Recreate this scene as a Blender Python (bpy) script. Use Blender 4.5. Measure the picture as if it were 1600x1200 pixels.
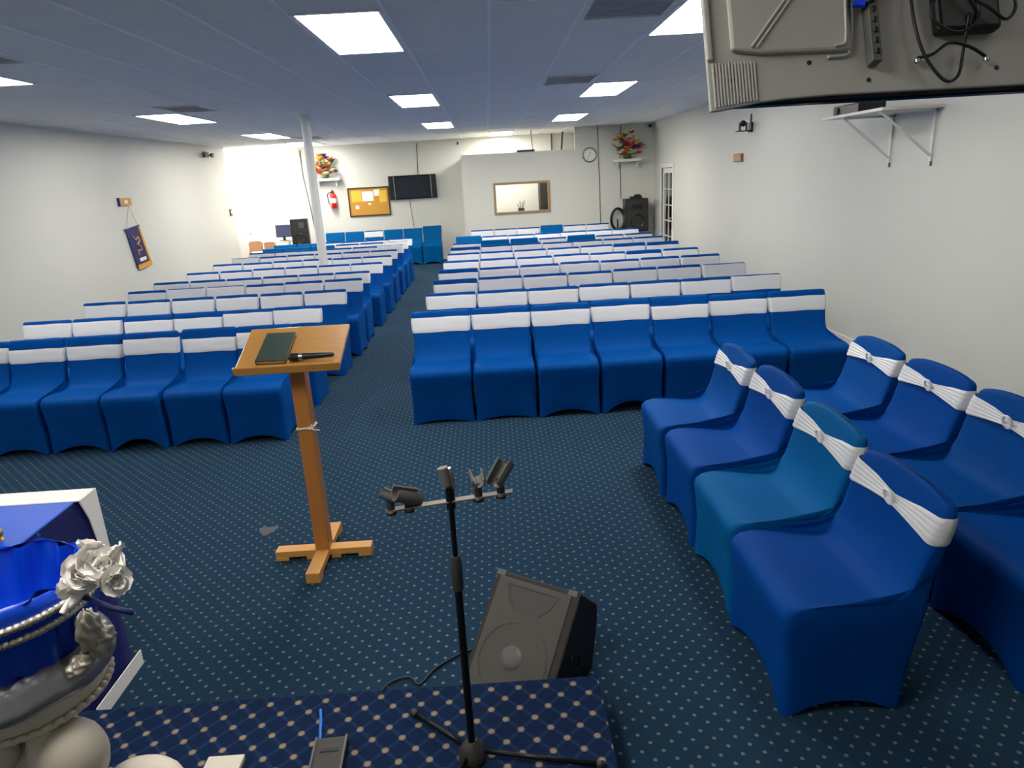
import bpy, bmesh, math, random
from mathutils import Vector, Matrix
random.seed(7)
PI = math.pi
R = math.radians
for o in list(bpy.data.objects): bpy.data.objects.remove(o)
SC = bpy.context.scene
COL = SC.collection

# ------------------------------------------------------------------ camera
H = 2.05
cam_d = bpy.data.cameras.new('camera'); cam = bpy.data.objects.new('camera', cam_d); COL.objects.link(cam)
cam_d.sensor_width = 36; cam_d.lens = 1080.5 / 1600 * 36; cam_d.clip_start = .02; cam_d.clip_end = 100
pit, yaw, rol = R(16.59), R(1.046), R(3.2136)
fwd = Vector((math.sin(yaw)*math.cos(pit), math.cos(yaw)*math.cos(pit), -math.sin(pit)))
rgt = Vector((math.cos(yaw), -math.sin(yaw), 0)); dwn = fwd.cross(rgt)
r2 = math.cos(rol)*rgt + math.sin(rol)*dwn; d2 = -math.sin(rol)*rgt + math.cos(rol)*dwn
m = Matrix((r2, -d2, -fwd)).transposed().to_4x4(); m.translation = (0, 0, H)
cam.matrix_world = m; SC.camera = cam

# ------------------------------------------------------------------ world, exposure
SC.view_settings.view_transform = 'Standard'; SC.view_settings.look = 'None'
SC.view_settings.gamma = 1; SC.view_settings.use_curve_mapping = False
SC.view_settings.exposure = 0.0
w = bpy.data.worlds.new('world'); SC.world = w; w.use_nodes = True
w.node_tree.nodes['Background'].inputs[0].default_value = (.75, .87, 1, 1)
w.node_tree.nodes['Background'].inputs[1].default_value = .5
LIGHT = 27.0           # emission of the ceiling diffusers

def area(name, loc, rot, sx, sy, power, color=(1, 1, 1)):
    l = bpy.data.lights.new(name, 'AREA'); l.shape = 'RECTANGLE'; l.size = sx; l.size_y = sy
    l.energy = power; l.color = color
    o = bpy.data.objects.new(name, l); COL.objects.link(o); o.location = loc; o.rotation_euler = rot; return o
# daylight through the glazed street entrance of the lobby on the far left
area('lobby_daylight', (-8.95, 18.7, 1.6), (0, R(-90), 0), 2.4, 1.1, 620, (1, .96, .94))

# ------------------------------------------------------------------ materials
def s2l(c):
    return tuple((x/12.92 if x <= .04045 else ((x+.055)/1.055)**2.4) for x in [v/255 for v in c])
class NT:
    def __init__(s, name):
        s.m = bpy.data.materials.new(name); s.m.use_nodes = True; s.t = s.m.node_tree
        s.b = s.t.nodes['Principled BSDF']
    def n(s, typ, **k):
        x = s.t.nodes.new(typ)
        for a, v in k.items(): setattr(x, a, v)
        return x
    def l(s, a, b): s.t.links.new(a, b)
    def math(s, op, a, b=None, c=None):
        x = s.n('ShaderNodeMath', operation=op)
        for i, v in enumerate((a, b, c)):
            if v is None: continue
            if isinstance(v, (int, float)): x.inputs[i].default_value = v
            else: s.l(v, x.inputs[i])
        return x.outputs[0]
    def mix(s, f, a, b):
        x = s.n('ShaderNodeMix', data_type='RGBA')
        for i, v in ((0, f), (6, a), (7, b)):
            if isinstance(v, tuple): x.inputs[i].default_value = (*v, 1)
            elif isinstance(v, (int, float)): x.inputs[i].default_value = v
            else: s.l(v, x.inputs[i])
        return x.outputs[2]
    def noise(s, scale, detail=3, coord='Object', stretch=None):
        tc = s.n('ShaderNodeTexCoord'); v = tc.outputs[coord]
        if stretch:
            mp = s.n('ShaderNodeMapping'); mp.inputs['Scale'].default_value = stretch; s.l(v, mp.inputs[0]); v = mp.outputs[0]
        x = s.n('ShaderNodeTexNoise'); x.inputs['Scale'].default_value = scale; x.inputs['Detail'].default_value = detail
        s.l(v, x.inputs['Vector']); return x.outputs['Fac']
    def bump(s, h, strength=.2, dist=.01):
        x = s.n('ShaderNodeBump'); x.inputs['Strength'].default_value = strength; x.inputs['Distance'].default_value = dist
        s.l(h, x.inputs['Height']); s.l(x.outputs[0], s.b.inputs['Normal'])
def mat(name, rgb, rough=.5, metal=0, var=0, vscale=8, stretch=None, bump=0, bscale=60, sheen=0, spec=None, emit=None, coat=0, trans=0):
    t = NT(name); c = s2l(rgb)
    if var:
        dk = tuple(x*(1-var) for x in c); lt = tuple(min(1, x*(1+var)) for x in c)
        t.l(t.mix(t.noise(vscale, 3, stretch=stretch), dk, lt), t.b.inputs['Base Color'])
    else: t.b.inputs['Base Color'].default_value = (*c, 1)
    t.b.inputs['Roughness'].default_value = rough; t.b.inputs['Metallic'].default_value = metal
    if bump: t.bump(t.noise(bscale, 2), bump, .003)
    if sheen:
        t.b.inputs['Sheen Weight'].default_value = sheen; t.b.inputs['Sheen Roughness'].default_value = .4
        t.b.inputs['Sheen Tint'].default_value = (*[min(1, x*3+.05) for x in c], 1)
    if spec is not None: t.b.inputs['Specular IOR Level'].default_value = spec
    if coat: t.b.inputs['Coat Weight'].default_value = coat
    if trans: t.b.inputs['Transmission Weight'].default_value = trans; t.b.inputs['IOR'].default_value = 1.45
    if emit:
        t.b.inputs['Emission Color'].default_value = (*s2l(emit[0]), 1); t.b.inputs['Emission Strength'].default_value = emit[1]
    return t.m

def carpet(name, pitch, base, base2, dot, rad, lines=0):
    t = NT(name); tc = t.n('ShaderNodeTexCoord'); sp = t.n('ShaderNodeSeparateXYZ'); t.l(tc.outputs['Object'], sp.inputs[0])
    def lat(off):
        u = t.math('SUBTRACT', t.math('FRACT', t.math('ADD', t.math('DIVIDE', sp.outputs[0], pitch), off)), .5)
        v = t.math('SUBTRACT', t.math('FRACT', t.math('ADD', t.math('DIVIDE', sp.outputs[1], pitch), off)), .5)
        d = t.math('SQRT', t.math('ADD', t.math('MULTIPLY', u, u), t.math('MULTIPLY', v, v)))
        return d, u, v
    d1, u, v = lat(50.0); d2_, _, _ = lat(50.5)
    d = t.math('MINIMUM', d1, d2_)
    d = t.math('ADD', d, t.math('MULTIPLY', t.math('SUBTRACT', t.noise(140, 2), .5), .05))
    mr = t.n('ShaderNodeMapRange', interpolation_type='SMOOTHSTEP')
    mr.inputs['From Min'].default_value = rad*.6/pitch; mr.inputs['From Max'].default_value = rad*1.35/pitch
    mr.inputs['To Min'].default_value = 1; mr.inputs['To Max'].default_value = 0; t.l(d, mr.inputs['Value'])
    b = t.mix(t.noise(1.2, 4), s2l(base), s2l(base2))
    b = t.mix(t.math('MULTIPLY', t.noise(220, 2), .55), b, tuple(x*.35 for x in s2l(base)))
    if lines:
        # diagonal trellis lines joining the dots
        s1 = t.math('ABSOLUTE', t.math('SUBTRACT', t.math('FRACT', t.math('ADD', u, v)), .5))
        s2 = t.math('ABSOLUTE', t.math('SUBTRACT', t.math('FRACT', t.math('SUBTRACT', u, v)), .5))
        s = t.math('MAXIMUM', s1, s2)
        m2 = t.n('ShaderNodeMapRange', interpolation_type='SMOOTHSTEP'); m2.inputs['From Min'].default_value = .36; m2.inputs['From Max'].default_value = .48
        t.l(s, m2.inputs['Value']); b = t.mix(t.math('MULTIPLY', m2.outputs[0], .6), b, s2l(lines))
    c = t.mix(t.math('MULTIPLY', mr.outputs[0], .9), b, s2l(dot)); t.l(c, t.b.inputs['Base Color'])
    t.b.inputs['Roughness'].default_value = .95; t.b.inputs['Specular IOR Level'].default_value = .08
    t.bump(t.noise(400, 2), .5, .004); return t.m

M = {}
M['carpet'] = carpet('hall_carpet', .08, (33, 61, 83), (37, 66, 89), (120, 124, 118), .0072)
M['stage'] = carpet('platform_carpet', .104, (20, 38, 68), (23, 42, 74), (150, 134, 108), .0115, (36, 56, 92))
M['wall'] = mat('wall_paint', (214, 214, 206), .38, var=.03, vscale=1.1, bump=.06, bscale=120, spec=.35)
M['ceil'] = mat('ceiling_tile', (240, 238, 234), .95, var=.04, vscale=2, bump=.25, bscale=160)
M['grid'] = mat('ceiling_grid', (252, 252, 252), .7)
M['white'] = mat('white_paint', (228, 228, 222), .4)
def spandex(name, rgb):
    t = NT(name); c = s2l(rgb)
    t.l(t.mix(t.noise(5, 2), tuple(x*.9 for x in c), tuple(x*1.1 for x in c)), t.b.inputs['Base Color'])
    t.b.inputs['Roughness'].default_value = .6; t.b.inputs['Specular IOR Level'].default_value = .05
    t.b.inputs['Sheen Weight'].default_value = .02; t.b.inputs['Sheen Roughness'].default_value = .45
    t.b.inputs['Sheen Tint'].default_value = (.1, .4, .8, 1)
    t.bump(t.noise(7, 3), .25, .02); return t.m
M['blue'] = spandex('royal_blue_spandex', (0, 70, 142))
M['teal'] = spandex('teal_blue_spandex', (0, 90, 150))
M['navyblue'] = spandex('deep_blue_spandex', (0, 66, 144))
M['sash'] = mat('white_satin_sash', (212, 214, 216), .38, bump=.35, bscale=26, sheen=.2)
M['ring'] = mat('white_ring', (238, 238, 235), .25)
M['wood'] = mat('honey_oak', (182, 120, 56), .35, var=.16, vscale=5, stretch=(14, 14, 1.2), coat=.2)
M['woodx'] = mat('honey_oak_board', (196, 142, 70), .33, var=.12, vscale=4, stretch=(2, 14, 14), coat=.25)
M['woodb'] = mat('pine_base', (212, 154, 78), .42, var=.1, vscale=5, stretch=(3, 3, 14))
M['black'] = mat('black_plastic', (22, 23, 25), .4)
M['blackm'] = mat('black_metal', (26, 29, 32), .35, metal=.6)
M['rubber'] = mat('dark_rubber', (48, 46, 42), .5)
M['grey'] = mat('grey_plastic', (92, 92, 88), .45)
M['grille'] = mat('speaker_grille', (84, 82, 77), .6, metal=.1, var=.12, vscale=90, bump=.5, bscale=500)
M['cab'] = mat('speaker_cabinet', (42, 38, 34), .65, bump=.3, bscale=200)
M['grey2'] = mat('horn_grey', (72, 70, 66), .6)
M['steel'] = mat('steel', (190, 190, 186), .25, metal=1)
M['tvshell'] = mat('television_shell', (180, 179, 173), .45, metal=.15, var=.05)
M['tvblack'] = mat('television_bezel', (10, 12, 18), .15)
M['screen'] = mat('dark_screen', (30, 34, 38), .12)
M['green'] = mat('dark_green_cover', (28, 56, 46), .5)
M['paper'] = mat('paper', (238, 236, 230), .6)
M['cork'] = mat('cork', (200, 146, 62), .9, var=.15, vscale=60)
M['frame'] = mat('dark_frame', (70, 48, 30), .4)
M['frame2'] = mat('brown_window_frame', (156, 126, 92), .5, var=.15)
M['red'] = mat('red_enamel', (190, 24, 22), .3)
M['tan'] = mat('tan_wood', (206, 160, 118), .5, var=.1)
M['navy'] = mat('navy_and_shaded_cloth', (10, 24, 92), .6, sheen=.2)
M['satin'] = mat('blue_satin', (0, 82, 205), .5, var=.1, vscale=6, bump=.8, bscale=7, sheen=.3)
M['satin2'] = mat('royal_satin', (2, 62, 190), .3, var=.15, vscale=10, sheen=.4)
M['braid'] = mat('silver_braid', (186, 184, 172), .35, metal=.5, bump=.6, bscale=120)
M['ribbon'] = mat('silver_ribbon', (150, 150, 156), .3, metal=.55, bump=.4, bscale=80)
M['gauze'] = mat('silver_gauze', (176, 172, 156), .4, metal=.3)
M['plaster'] = mat('white_plaster', (216, 208, 190), .5, var=.06, vscale=5)
M['petal'] = mat('white_silk_petal', (252, 249, 244), .5, sheen=.2)
M['gold'] = mat('brass', (200, 150, 60), .3, metal=.8)
M['banner'] = mat('navy_banner', (28, 30, 96), .6)
M['goldtrim'] = mat('gold_trim', (224, 160, 36), .5)
M['brown'] = mat('brown_plastic', (150, 112, 84), .5)
M['ochre'] = mat('tan_plaque', (196, 146, 84), .5)
M['cable'] = mat('black_cable', (18, 18, 20), .45)
M['bluecable'] = mat('blue_cable', (20, 110, 210), .4)
M['glass'] = mat('clear_glass', (255, 255, 255), .02, trans=1, spec=.5)
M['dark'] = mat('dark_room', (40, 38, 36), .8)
M['vent'] = mat('vent_grey', (232, 230, 226), .6)
M['ventd'] = mat('vent_dark', (205, 205, 205), .7)
M['leaf'] = mat('leaf', (50, 84, 40), .6, var=.3)
for k_, c_ in dict(fred=(196, 36, 46), fpink=(226, 84, 112), fyel=(232, 190, 60), fcream=(240, 226, 180), fpurp=(96, 66, 120), forg=(228, 122, 50)).items():
    M[k_] = mat('silk_'+k_, c_, .6)
M['lamp'] = mat('light_diffuser', (255, 255, 255), .4, emit=((255, 251, 246), LIGHT))
M['lamp_boosted'] = mat('boosted_diffuser', (255, 255, 255), .4, emit=((255, 250, 240), LIGHT*1.45))  # rear lights, emission raised to brighten the back wall
M['lamp_stage'] = mat('added_stage_diffuser', (255, 255, 255), .4, emit=((255, 249, 240), 24))  # for the unseen light added over the platform to brighten the foreground
M['lamp_dimmed'] = mat('added_dim_diffuser', (255, 255, 255), .4, emit=((255, 249, 240), .8))  # for the added unseen right light, turned down to keep that side dark
M['fix'] = mat('light_frame', (236, 236, 236), .4)

# ------------------------------------------------------------------ mesh helpers
def BM(): return bmesh.new()
def obj(name, bm, m, parent=None, smooth=False, loc=None, bevel=0):
    bmesh.ops.recalc_face_normals(bm, faces=bm.faces)
    me = bpy.data.meshes.new(name); bm.to_mesh(me); bm.free()
    if smooth:
        for p in me.polygons: p.use_smooth = True
    if smooth == 'auto': me.set_sharp_from_angle(angle=R(38))
    me.materials.append(M[m] if isinstance(m, str) else m)
    o = bpy.data.objects.new(name, me); COL.objects.link(o)
    if parent: o.parent = parent
    if loc: o.location = loc
    if bevel:
        md = o.modifiers.new('bevel', 'BEVEL'); md.width = bevel; md.segments = 2; md.limit_method = 'ANGLE'
    return o
def tag(o, label, cat, group=None):
    o['label'] = label; o['category'] = cat
    if group: o['group'] = group
    return o
def thing(name, label, cat, loc=(0, 0, 0), rz=0, group=None):
    o = bpy.data.objects.new(name, None); COL.objects.link(o); o.location = loc; o.rotation_euler = (0, 0, rz); o.empty_display_size = .1
    return tag(o, label, cat, group)
def struct(name, bm, m, parent=None, **k):
    o = obj(name, bm, m, parent, **k)
    if not parent: o['kind'] = 'structure'
    return o
def box(bm, x0, x1, y0, y1, z0, z1, mt=None):
    v = [bm.verts.new((x, y, z)) for z in (z0, z1) for y in (y0, y1) for x in (x0, x1)]
    if mt is not None:
        for q in v: q.co = mt @ q.co
    for f in ((0, 1, 3, 2), (4, 6, 7, 5), (0, 4, 5, 1), (2, 3, 7, 6), (0, 2, 6, 4), (1, 5, 7, 3)): bm.faces.new([v[i] for i in f])
    return v
def B(*a): b = BM(); box(b, *a); return b
def BB(*bs):
    b = BM()
    for a in bs: box(b, *a)
    return b
def loft(bm, rings, cap0=True, cap1=True, closed=True):
    vs = [[bm.verts.new(p) for p in r] for r in rings]
    for a, b in zip(vs, vs[1:]):
        n = len(a)
        for i in range(n if closed else n-1):
            j = (i+1) % n; bm.faces.new((a[i], a[j], b[j], b[i]))
    if cap0 and closed: bm.faces.new(vs[0][::-1])
    if cap1 and closed: bm.faces.new(vs[-1])
    return vs
def tube(bm, pts, r, seg=10, cap=True):
    pts = [Vector(p) for p in pts]; rings = []
    rr = r if isinstance(r, (list, tuple)) else [r]*len(pts)
    up = None
    for i, p in enumerate(pts):
        t = (pts[min(i+1, len(pts)-1)] - pts[max(i-1, 0)]).normalized()
        if up is None: up = t.orthogonal().normalized()
        else: up = (up - t*up.dot(t)).normalized()
        s = t.cross(up)
        rings.append([p + rr[i]*(math.cos(a)*up + math.sin(a)*s) for a in [2*PI*k/seg for k in range(seg)]])
    loft(bm, rings, cap, cap); return bm
def T(pts, r, seg=10): return tube(BM(), pts, r, seg)
def lathe(bm, prof, c=(0, 0, 0), seg=32, fn=None, cap=True):
    rings = []
    for r, z in prof:
        ring = []
        for k in range(seg):
            a = 2*PI*k/seg; q = fn(r, z, a) if fn else (r, z)
            ring.append((c[0]+q[0]*math.cos(a), c[1]+q[0]*math.sin(a), c[2]+q[1]))
        rings.append(ring)
    loft(bm, rings, cap, cap); return bm
def smooth_path(ps, n=8):
    ps = [Vector(p) for p in ps]; out = []
    for i in range(len(ps)-1):
        p0 = ps[max(i-1, 0)]; p1 = ps[i]; p2 = ps[i+1]; p3 = ps[min(i+2, len(ps)-1)]
        for k in range(n):
            t = k/n; out.append(.5*((2*p1)+(-p0+p2)*t+(2*p0-5*p1+4*p2-p3)*t*t+(-p0+3*p1-3*p2+p3)*t**3))
    return out+[ps[-1]]
def ball(bm, c, r, sc=(1, 1, 1), seg=12):
    mt = Matrix.Translation(c) @ Matrix.Diagonal((r*sc[0], r*sc[1], r*sc[2], 1))
    bmesh.ops.create_uvsphere(bm, u_segments=seg, v_segments=max(6, seg*2//3), radius=1, matrix=mt); return bm

# ------------------------------------------------------------------ room
CE = 3.11; XL, XR, YB, YF = -6.35, 4.0, 19.3, -2.2
struct('floor', B(-8.9, 5.8, YF-.1, YB+.1, -.1, 0), 'carpet')
st = struct('platform_floor', B(-3.6, .306, YF, 2.218, .001, .2), 'stage'); st.name = 'trim_1'
# left wall, lobby stub, lobby walls
struct('wall_left', B(XL-.12, XL, YF, 17.95, 0, CE), 'wall')
struct('wall_lobby', BB((-8.9, -8.8, 18.0, 18.1, 0, CE), (-8.8, XL-.12, 17.85, 17.95, 0, CE), (-8.9, -8.8, 17.85, YB, 2.75, CE), (-8.9, -8.8, 17.85, YB, 0, .15), (-8.9, -8.8, 19.2, YB, 0, CE)), 'wall')
struct('wall_back', B(-8.9, XR+.1, YB, YB+.1, 0, CE), 'wall')
struct('wall_front', B(XL-.1, XR+.1, YF-.1, YF, 0, CE), 'wall')
# right wall with french door opening
struct('wall_right', BB((XR, XR+.1, 7.0, 15.42, 0, CE), (XR, XR+.1, 16.42, YB, 0, CE), (XR, XR+.1, 15.42, 16.42, 2.12, CE)), 'wall')
struct('wall_right_front', B(3.935, XR+.1, YF, 7.03, 0, CE), 'wall')
struct('baseboard_right', BB((XR-.014, XR, 7.03, 15.36, 0, .10), (XR-.014, XR, 16.48, 17.25, 0, .10)), 'white')
struct('baseboard_right_front', B(3.921, 3.935, YF, 7.03, 0, .10), 'white')
struct('baseboard_left', B(XL, XL+.014, YF, 17.95, 0, .10), 'white')
struct('baseboard_back', B(XL, -.64, YB-.014, YB, 0, .10), 'white')
# partition room at the back right, with an inner window
px0, px1 = .13, 1.495; pz0, pz1 = 1.205, 1.945
struct('wall_partition', BB((-.60, px0, 17.25, 17.35, 0, 2.62), (px1, 2.12, 17.25, 17.35, 0, 2.62), (px0, px1, 17.25, 17.35, 0, pz0), (px0, px1, 17.25, 17.35, pz1, 2.62),
    (2.12, XR, 17.25, 17.35, 0, CE)), 'wall')
struct('wall_partition_left', B(-.60, -.50, 17.35, YB, 0, 2.62), 'wall')
wf = BM(); f = .055
for a in ((px0, px1, 17.22, 17.36, pz0, pz0+f), (px0, px1, 17.22, 17.36, pz1-f, pz1), (px0, px0+f, 17.22, 17.36, pz0+f, pz1-f), (px1-f, px1, 17.22, 17.36, pz0+f, pz1-f)): box(wf, *a)
w1 = struct('window_1', wf, 'frame2', bevel=.006)
obj('pane', B(px0+f, px1-f, 17.29, 17.296, pz0+f, pz1-f), 'glass', w1)
# room behind the french door
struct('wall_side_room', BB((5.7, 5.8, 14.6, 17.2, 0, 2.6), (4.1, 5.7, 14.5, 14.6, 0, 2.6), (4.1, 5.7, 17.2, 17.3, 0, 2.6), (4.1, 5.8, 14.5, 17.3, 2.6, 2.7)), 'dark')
d1 = struct('door_1', BB((XR-.02, XR+.08, 15.34, 15.44, 0, 2.16), (XR-.02, XR+.08, 16.42, 16.52, 0, 2.16), (XR-.02, XR+.08, 15.44, 16.42, 2.08, 2.16)), 'white', bevel=.006)
for a in ((15.44, 15.55, .02, 2.07), (16.31, 16.42, .02, 2.07), (15.55, 16.31, .02, .24), (15.55, 16.31, 1.96, 2.07)):
    obj('rail', B(XR+.02, XR+.06, *a), 'white', d1)
obj('muntin', B(XR+.025, XR+.055, 15.92, 15.94, .24, 1.96), 'white', d1)
for k in range(4):
    z = .24+1.72/5*(k+1); obj('muntin', B(XR+.027, XR+.053, 15.55, 16.31, z-.01, z+.01), 'white', d1)
for k in range(5):
    z = .24+1.72/5*k
    for y0, y1 in ((15.555, 15.915), (15.945, 16.305)): obj('pane', B(XR+.037, XR+.041, y0, y1, z+.015, z+1.72/5-.015), 'glass', d1)
b = BM(); ball(b, (XR-.03, 15.5, 1.0), .03); tube(b, [(XR+.02, 15.5, 1.0), (XR-.03, 15.5, 1.0)], .012); obj('door_knob', b, 'gold', d1, smooth=True)
# open door leaf in line with the end of the left wall
d2o = struct('door_2', B(XL-.07, XL-.02, 17.98, 18.95, .01, 2.03), 'white', bevel=.004)
b = BM(); ball(b, (XL+.04, 18.86, 1.0), .028); tube(b, [(XL-.02, 18.86, 1.0), (XL+.04, 18.86, 1.0)], .012); obj('door_knob', b, 'steel', d2o, smooth=True)

# ceiling: backing slab, lay-in tiles and runners
ce = struct('ceiling', B(-8.9, 5.8, YF-.1, YB+.1, CE+.03, CE+.12), 'ceil')
xs = [-6.35, -5.85, -5.25, -4.65, -4.04, -3.47, -2.90, -2.33, -1.76, -1.19, -.59, .08, .71, 1.35, 1.95, 2.56, 3.17, 3.78, 4.0]
base_y = [-1.05, .425, 1.9, 3.375, 4.85, 6.325, 7.8, 9.275, 10.75, 12.225, 13.7, 15.175, 16.65, 18.125, 19.3]
left_y = [-.375, 1.1, 2.575, 4.05, 5.525, 7.0, 8.475, 9.95, 11.45, 12.9, 14.1, 15.6, 17.15, 18.6, 19.3]
def ycol(i):
    if xs[i] == -4.65: return left_y
    if xs[i] == 1.35: return [-1.05, .27, 1.72, 3.2, 4.72, 6.2, 7.65, 9.1, 10.62, 12.05, 13.45, 15.0, 16.6, 18.1, 19.3]
    if xs[i] == .08: return base_y[:12]+[16.2, 17.45, 18.9, 19.3]
    return base_y
lights = {(-1.19, .425), (1.35, .27), (-4.65, 1.1), (-1.19, 4.85), (-1.19, 9.275), (-1.19, 13.7), (1.35, 4.72), (1.35, 9.1), (1.35, 13.45), (-4.65, 5.525), (-4.65, 9.95), (-4.65, 14.1), (-4.65, 17.15), (.08, 17.45)}  # first three are unseen, added to light the foreground
vents = [(.71, 4.72, 5.5), (.71, 8.35, 9.1), (-4.04, 5.28, 6.0), (-4.04, 9.2, 9.95), (-4.04, 15.6, 16.35)]
tm = {}
def tile(x0, x1, y0, y1):
    key = (round(x1-x0, 3), round(y1-y0, 3))
    if key not in tm:
        bb = B(0.002, x1-x0-.002, .002, y1-y0-.002, 0, .02); me = bpy.data.meshes.new('ceiling_tile')
        bmesh.ops.recalc_face_normals(bb, faces=bb.faces); bb.to_mesh(me); bb.free(); me.materials.append(M['ceil']); tm[key] = me
    o = bpy.data.objects.new('ceiling_tile', tm[key]); COL.objects.link(o); o.parent = ce; o.location = (x0, y0, CE+.001+random.uniform(0, .0015)); return o
def runner(b_): obj('runner', b_, 'grid', ce)
for i in range(len(xs)-1):
    ys = ycol(i)
    for j in range(len(ys)-1):
        x0, x1, y0, y1 = xs[i], xs[i+1], ys[j], ys[j+1]
        if (x0, y0) in lights: continue
        v = [q for q in vents if q[0] == x0 and q[1] < y1-.02 and q[2] > y0+.02]
        segs = [(y0, y1)]
        for q in v:
            ns = []
            for a, c in segs:
                if q[1]-a > .05: ns.append((a, q[1]))
                if c-q[2] > .05: ns.append((q[2], c))
            segs = ns
        for a, c in segs: tile(x0, x1, a, c)
    tb = BM()
    for y in ys[1:-1]: box(tb, xs[i]+.012, xs[i+1]-.012, y-.009, y+.009, CE-.0005, CE+.004)
    o = obj('cross_tees', tb, 'grid', ce); o['kind'] = 'stuff'
for x in xs[1:-1]: runner(B(x-.012, x+.012, YF, YB, CE-.004, CE+.004))
runner(B(XL, XL+.025, YF, 17.9, CE-.004, CE+.003)); 
tile(-8.8, -7.6, 17.95, YB); tile(-7.6, XL, 17.95, YB)
lname = {(-1.19, .425): 'added ceiling light above the platform, out of view on the left', (1.35, .27): 'added ceiling light above the platform, out of view on the right',
 (-4.65, 1.1): 'added ceiling light near the front left, out of view',
 (-1.19, 4.85): 'large bright rectangular ceiling light nearest the camera, left of the hanging television',
 (-1.19, 9.275): 'rectangular ceiling light, second along the middle line behind the largest light',
 (-1.19, 13.7): 'small-looking ceiling light farthest back on the middle line, above the wall television',
 (1.35, 4.72): 'bright ceiling light partly hidden behind the hanging television',
 (1.35, 9.1): 'rectangular ceiling light right of centre, above the right block of chairs',
 (1.35, 13.45): 'ceiling light farthest back on the right, in front of the wall clock',
 (-4.65, 5.525): 'ceiling light cut by the left edge of the picture',
 (-4.65, 9.95): 'ceiling light over the left block, nearest one fully in view along the left wall',
 (-4.65, 14.1): 'ceiling light left of the white pillar top',
 (-4.65, 17.15): 'ceiling light crossed by the white pillar at the far left',
 (.08, 17.45): 'glowing ceiling light inside the partitioned room at the back'}
for (x, y) in sorted(lights):
    i = xs.index(x); ys = ycol(i); y1 = ys[ys.index(y)+1]; x1 = xs[i+1]
    t = thing('ceiling_light', lname[(x, y)], 'light', ((x+x1)/2, (y+y1)/2, CE), 0, 'recessed ceiling lights')
    hx, hy = (x1-x)/2-.006, (y1-y)/2-.006
    obj('frame', BB((-hx, hx, -hy, -hy+.03, -.012, .01), (-hx, hx, hy-.03, hy, -.012, .01), (-hx, -hx+.03, -hy+.03, hy-.03, -.012, .01), (hx-.03, hx, -hy+.03, hy-.03, -.012, .01)), 'fix', t)
    obj('diffuser', B(-hx+.03, hx-.03, -hy+.03, hy-.03, -.004, .004), 'lamp_stage' if (x, y) == (-1.19, .425) else 'lamp_dimmed' if (x, y) == (1.35, .27) else 'lamp_boosted' if y > 13 else 'lamp', t)
vlab = ['grey ceiling vent at the top edge left of the hanging television', 'grey ceiling vent beside the light over the right block', 'grey ceiling vent at the far left above the cut-off light',
        'grey ceiling vent just behind the light over the left block', 'grey ceiling vent near the top of the white pillar']
for (x, y0, y1), lb in zip(vents, vlab):
    i = xs.index(x); x1 = xs[i+1]
    t = thing('ceiling_vent', lb, 'vent', ((x+x1)/2, (y0+y1)/2, CE), 0, 'ceiling vents')
    hx, hy = (x1-x)/2-.012, (y1-y0)/2-.012
    obj('frame', BB((-hx, hx, -hy, -hy+.03, -.01, .012), (-hx, hx, hy-.03, hy, -.01, .012), (-hx, -hx+.03, -hy+.03, hy-.03, -.01, .012), (hx-.03, hx, -hy+.03, hy-.03, -.01, .012)), 'vent', t)
    obj('backing', B(-hx+.03, hx-.03, -hy+.03, hy-.03, .008, .012), 'ventd', t)
    n = 14
    for k in range(n):
        yy = -hy+.03+(2*hy-.06)*(k+.5)/n
        bb = BM(); box(bb, -hx+.03, hx-.03, -.011, .011, -.001, .001, Matrix.Translation((0, yy, 0)) @ Matrix.Rotation(R(16), 4, 'X')); obj('slat', bb, 'vent', t)

# pillar
t = thing('pillar', 'slender round white pillar standing among the left block of chairs', 'pillar', (-2.68, 11.19, 0))
obj('shaft', lathe(BM(), [(.068, 0), (.068, CE-.002)], seg=28), 'white', t, smooth='auto')
obj('base_plate', B(-.1, .1, -.1, .1, 0, .012), 'white', t)

# ------------------------------------------------------------------ chairs
def yr(z): return .47 + .14*(max(z, 0)/.9)**1.1
def thick(z): return .05 + .045*max(0, (.9-z)/.4)
def yfb(z): return yr(z)-thick(z)
def wf_(z):
    if z < .44: return 1-.03*math.sin(PI*min(1, z/.44))
    if z < .62: return .985-.05*math.sin(PI*(z-.44)/.36)
    if z < .8: return .935+.06*(z-.62)/.18
    return .995
def rr_pts(w0, w1, f0, r0, rad, nx=8, ny=5, nc=4):
    """rounded rectangle; f0 (y,z) front line, r0 (y,z) rear line; w0/w1 widths front/rear"""
    d = math.hypot(r0[0]-f0[0], r0[1]-f0[1]); pts = []
    rx = min(rad, w0*.49); ry = min(rad/d if d > 0 else .5, .49)
    def P(u, t):
        wd = (w0+(w1-w0)*t)/2
        return (u*wd, f0[0]+(r0[0]-f0[0])*t, f0[1]+(r0[1]-f0[1])*t, u, t)
    ux = 1-2*rx/w0
    for k in range(nx): pts.append(P(-ux+2*ux*k/nx, 0))
    for k in range(nc): a = PI/2*k/nc; pts.append(P(ux+(1-ux)*math.sin(a), ry*(1-math.cos(a))))
    for k in range(ny): pts.append(P(1, ry+(1-2*ry)*k/ny))
    for k in range(nc): a = PI/2*k/nc; pts.append(P(ux+(1-ux)*math.cos(a), 1-ry+ry*math.sin(a)))
    for k in range(nx): pts.append(P(ux-2*ux*k/nx, 1))
    for k in range(nc): a = PI/2*k/nc; pts.append(P(-ux-(1-ux)*math.sin(a), 1-ry+ry*math.cos(a)))
    for k in range(ny): pts.append(P(-1, 1-ry-(1-2*ry)*k/ny))
    for k in range(nc): a = PI/2*k/nc; pts.append(P(-ux-(1-ux)*math.cos(a), ry*(1-math.sin(a))))
    return pts
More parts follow.
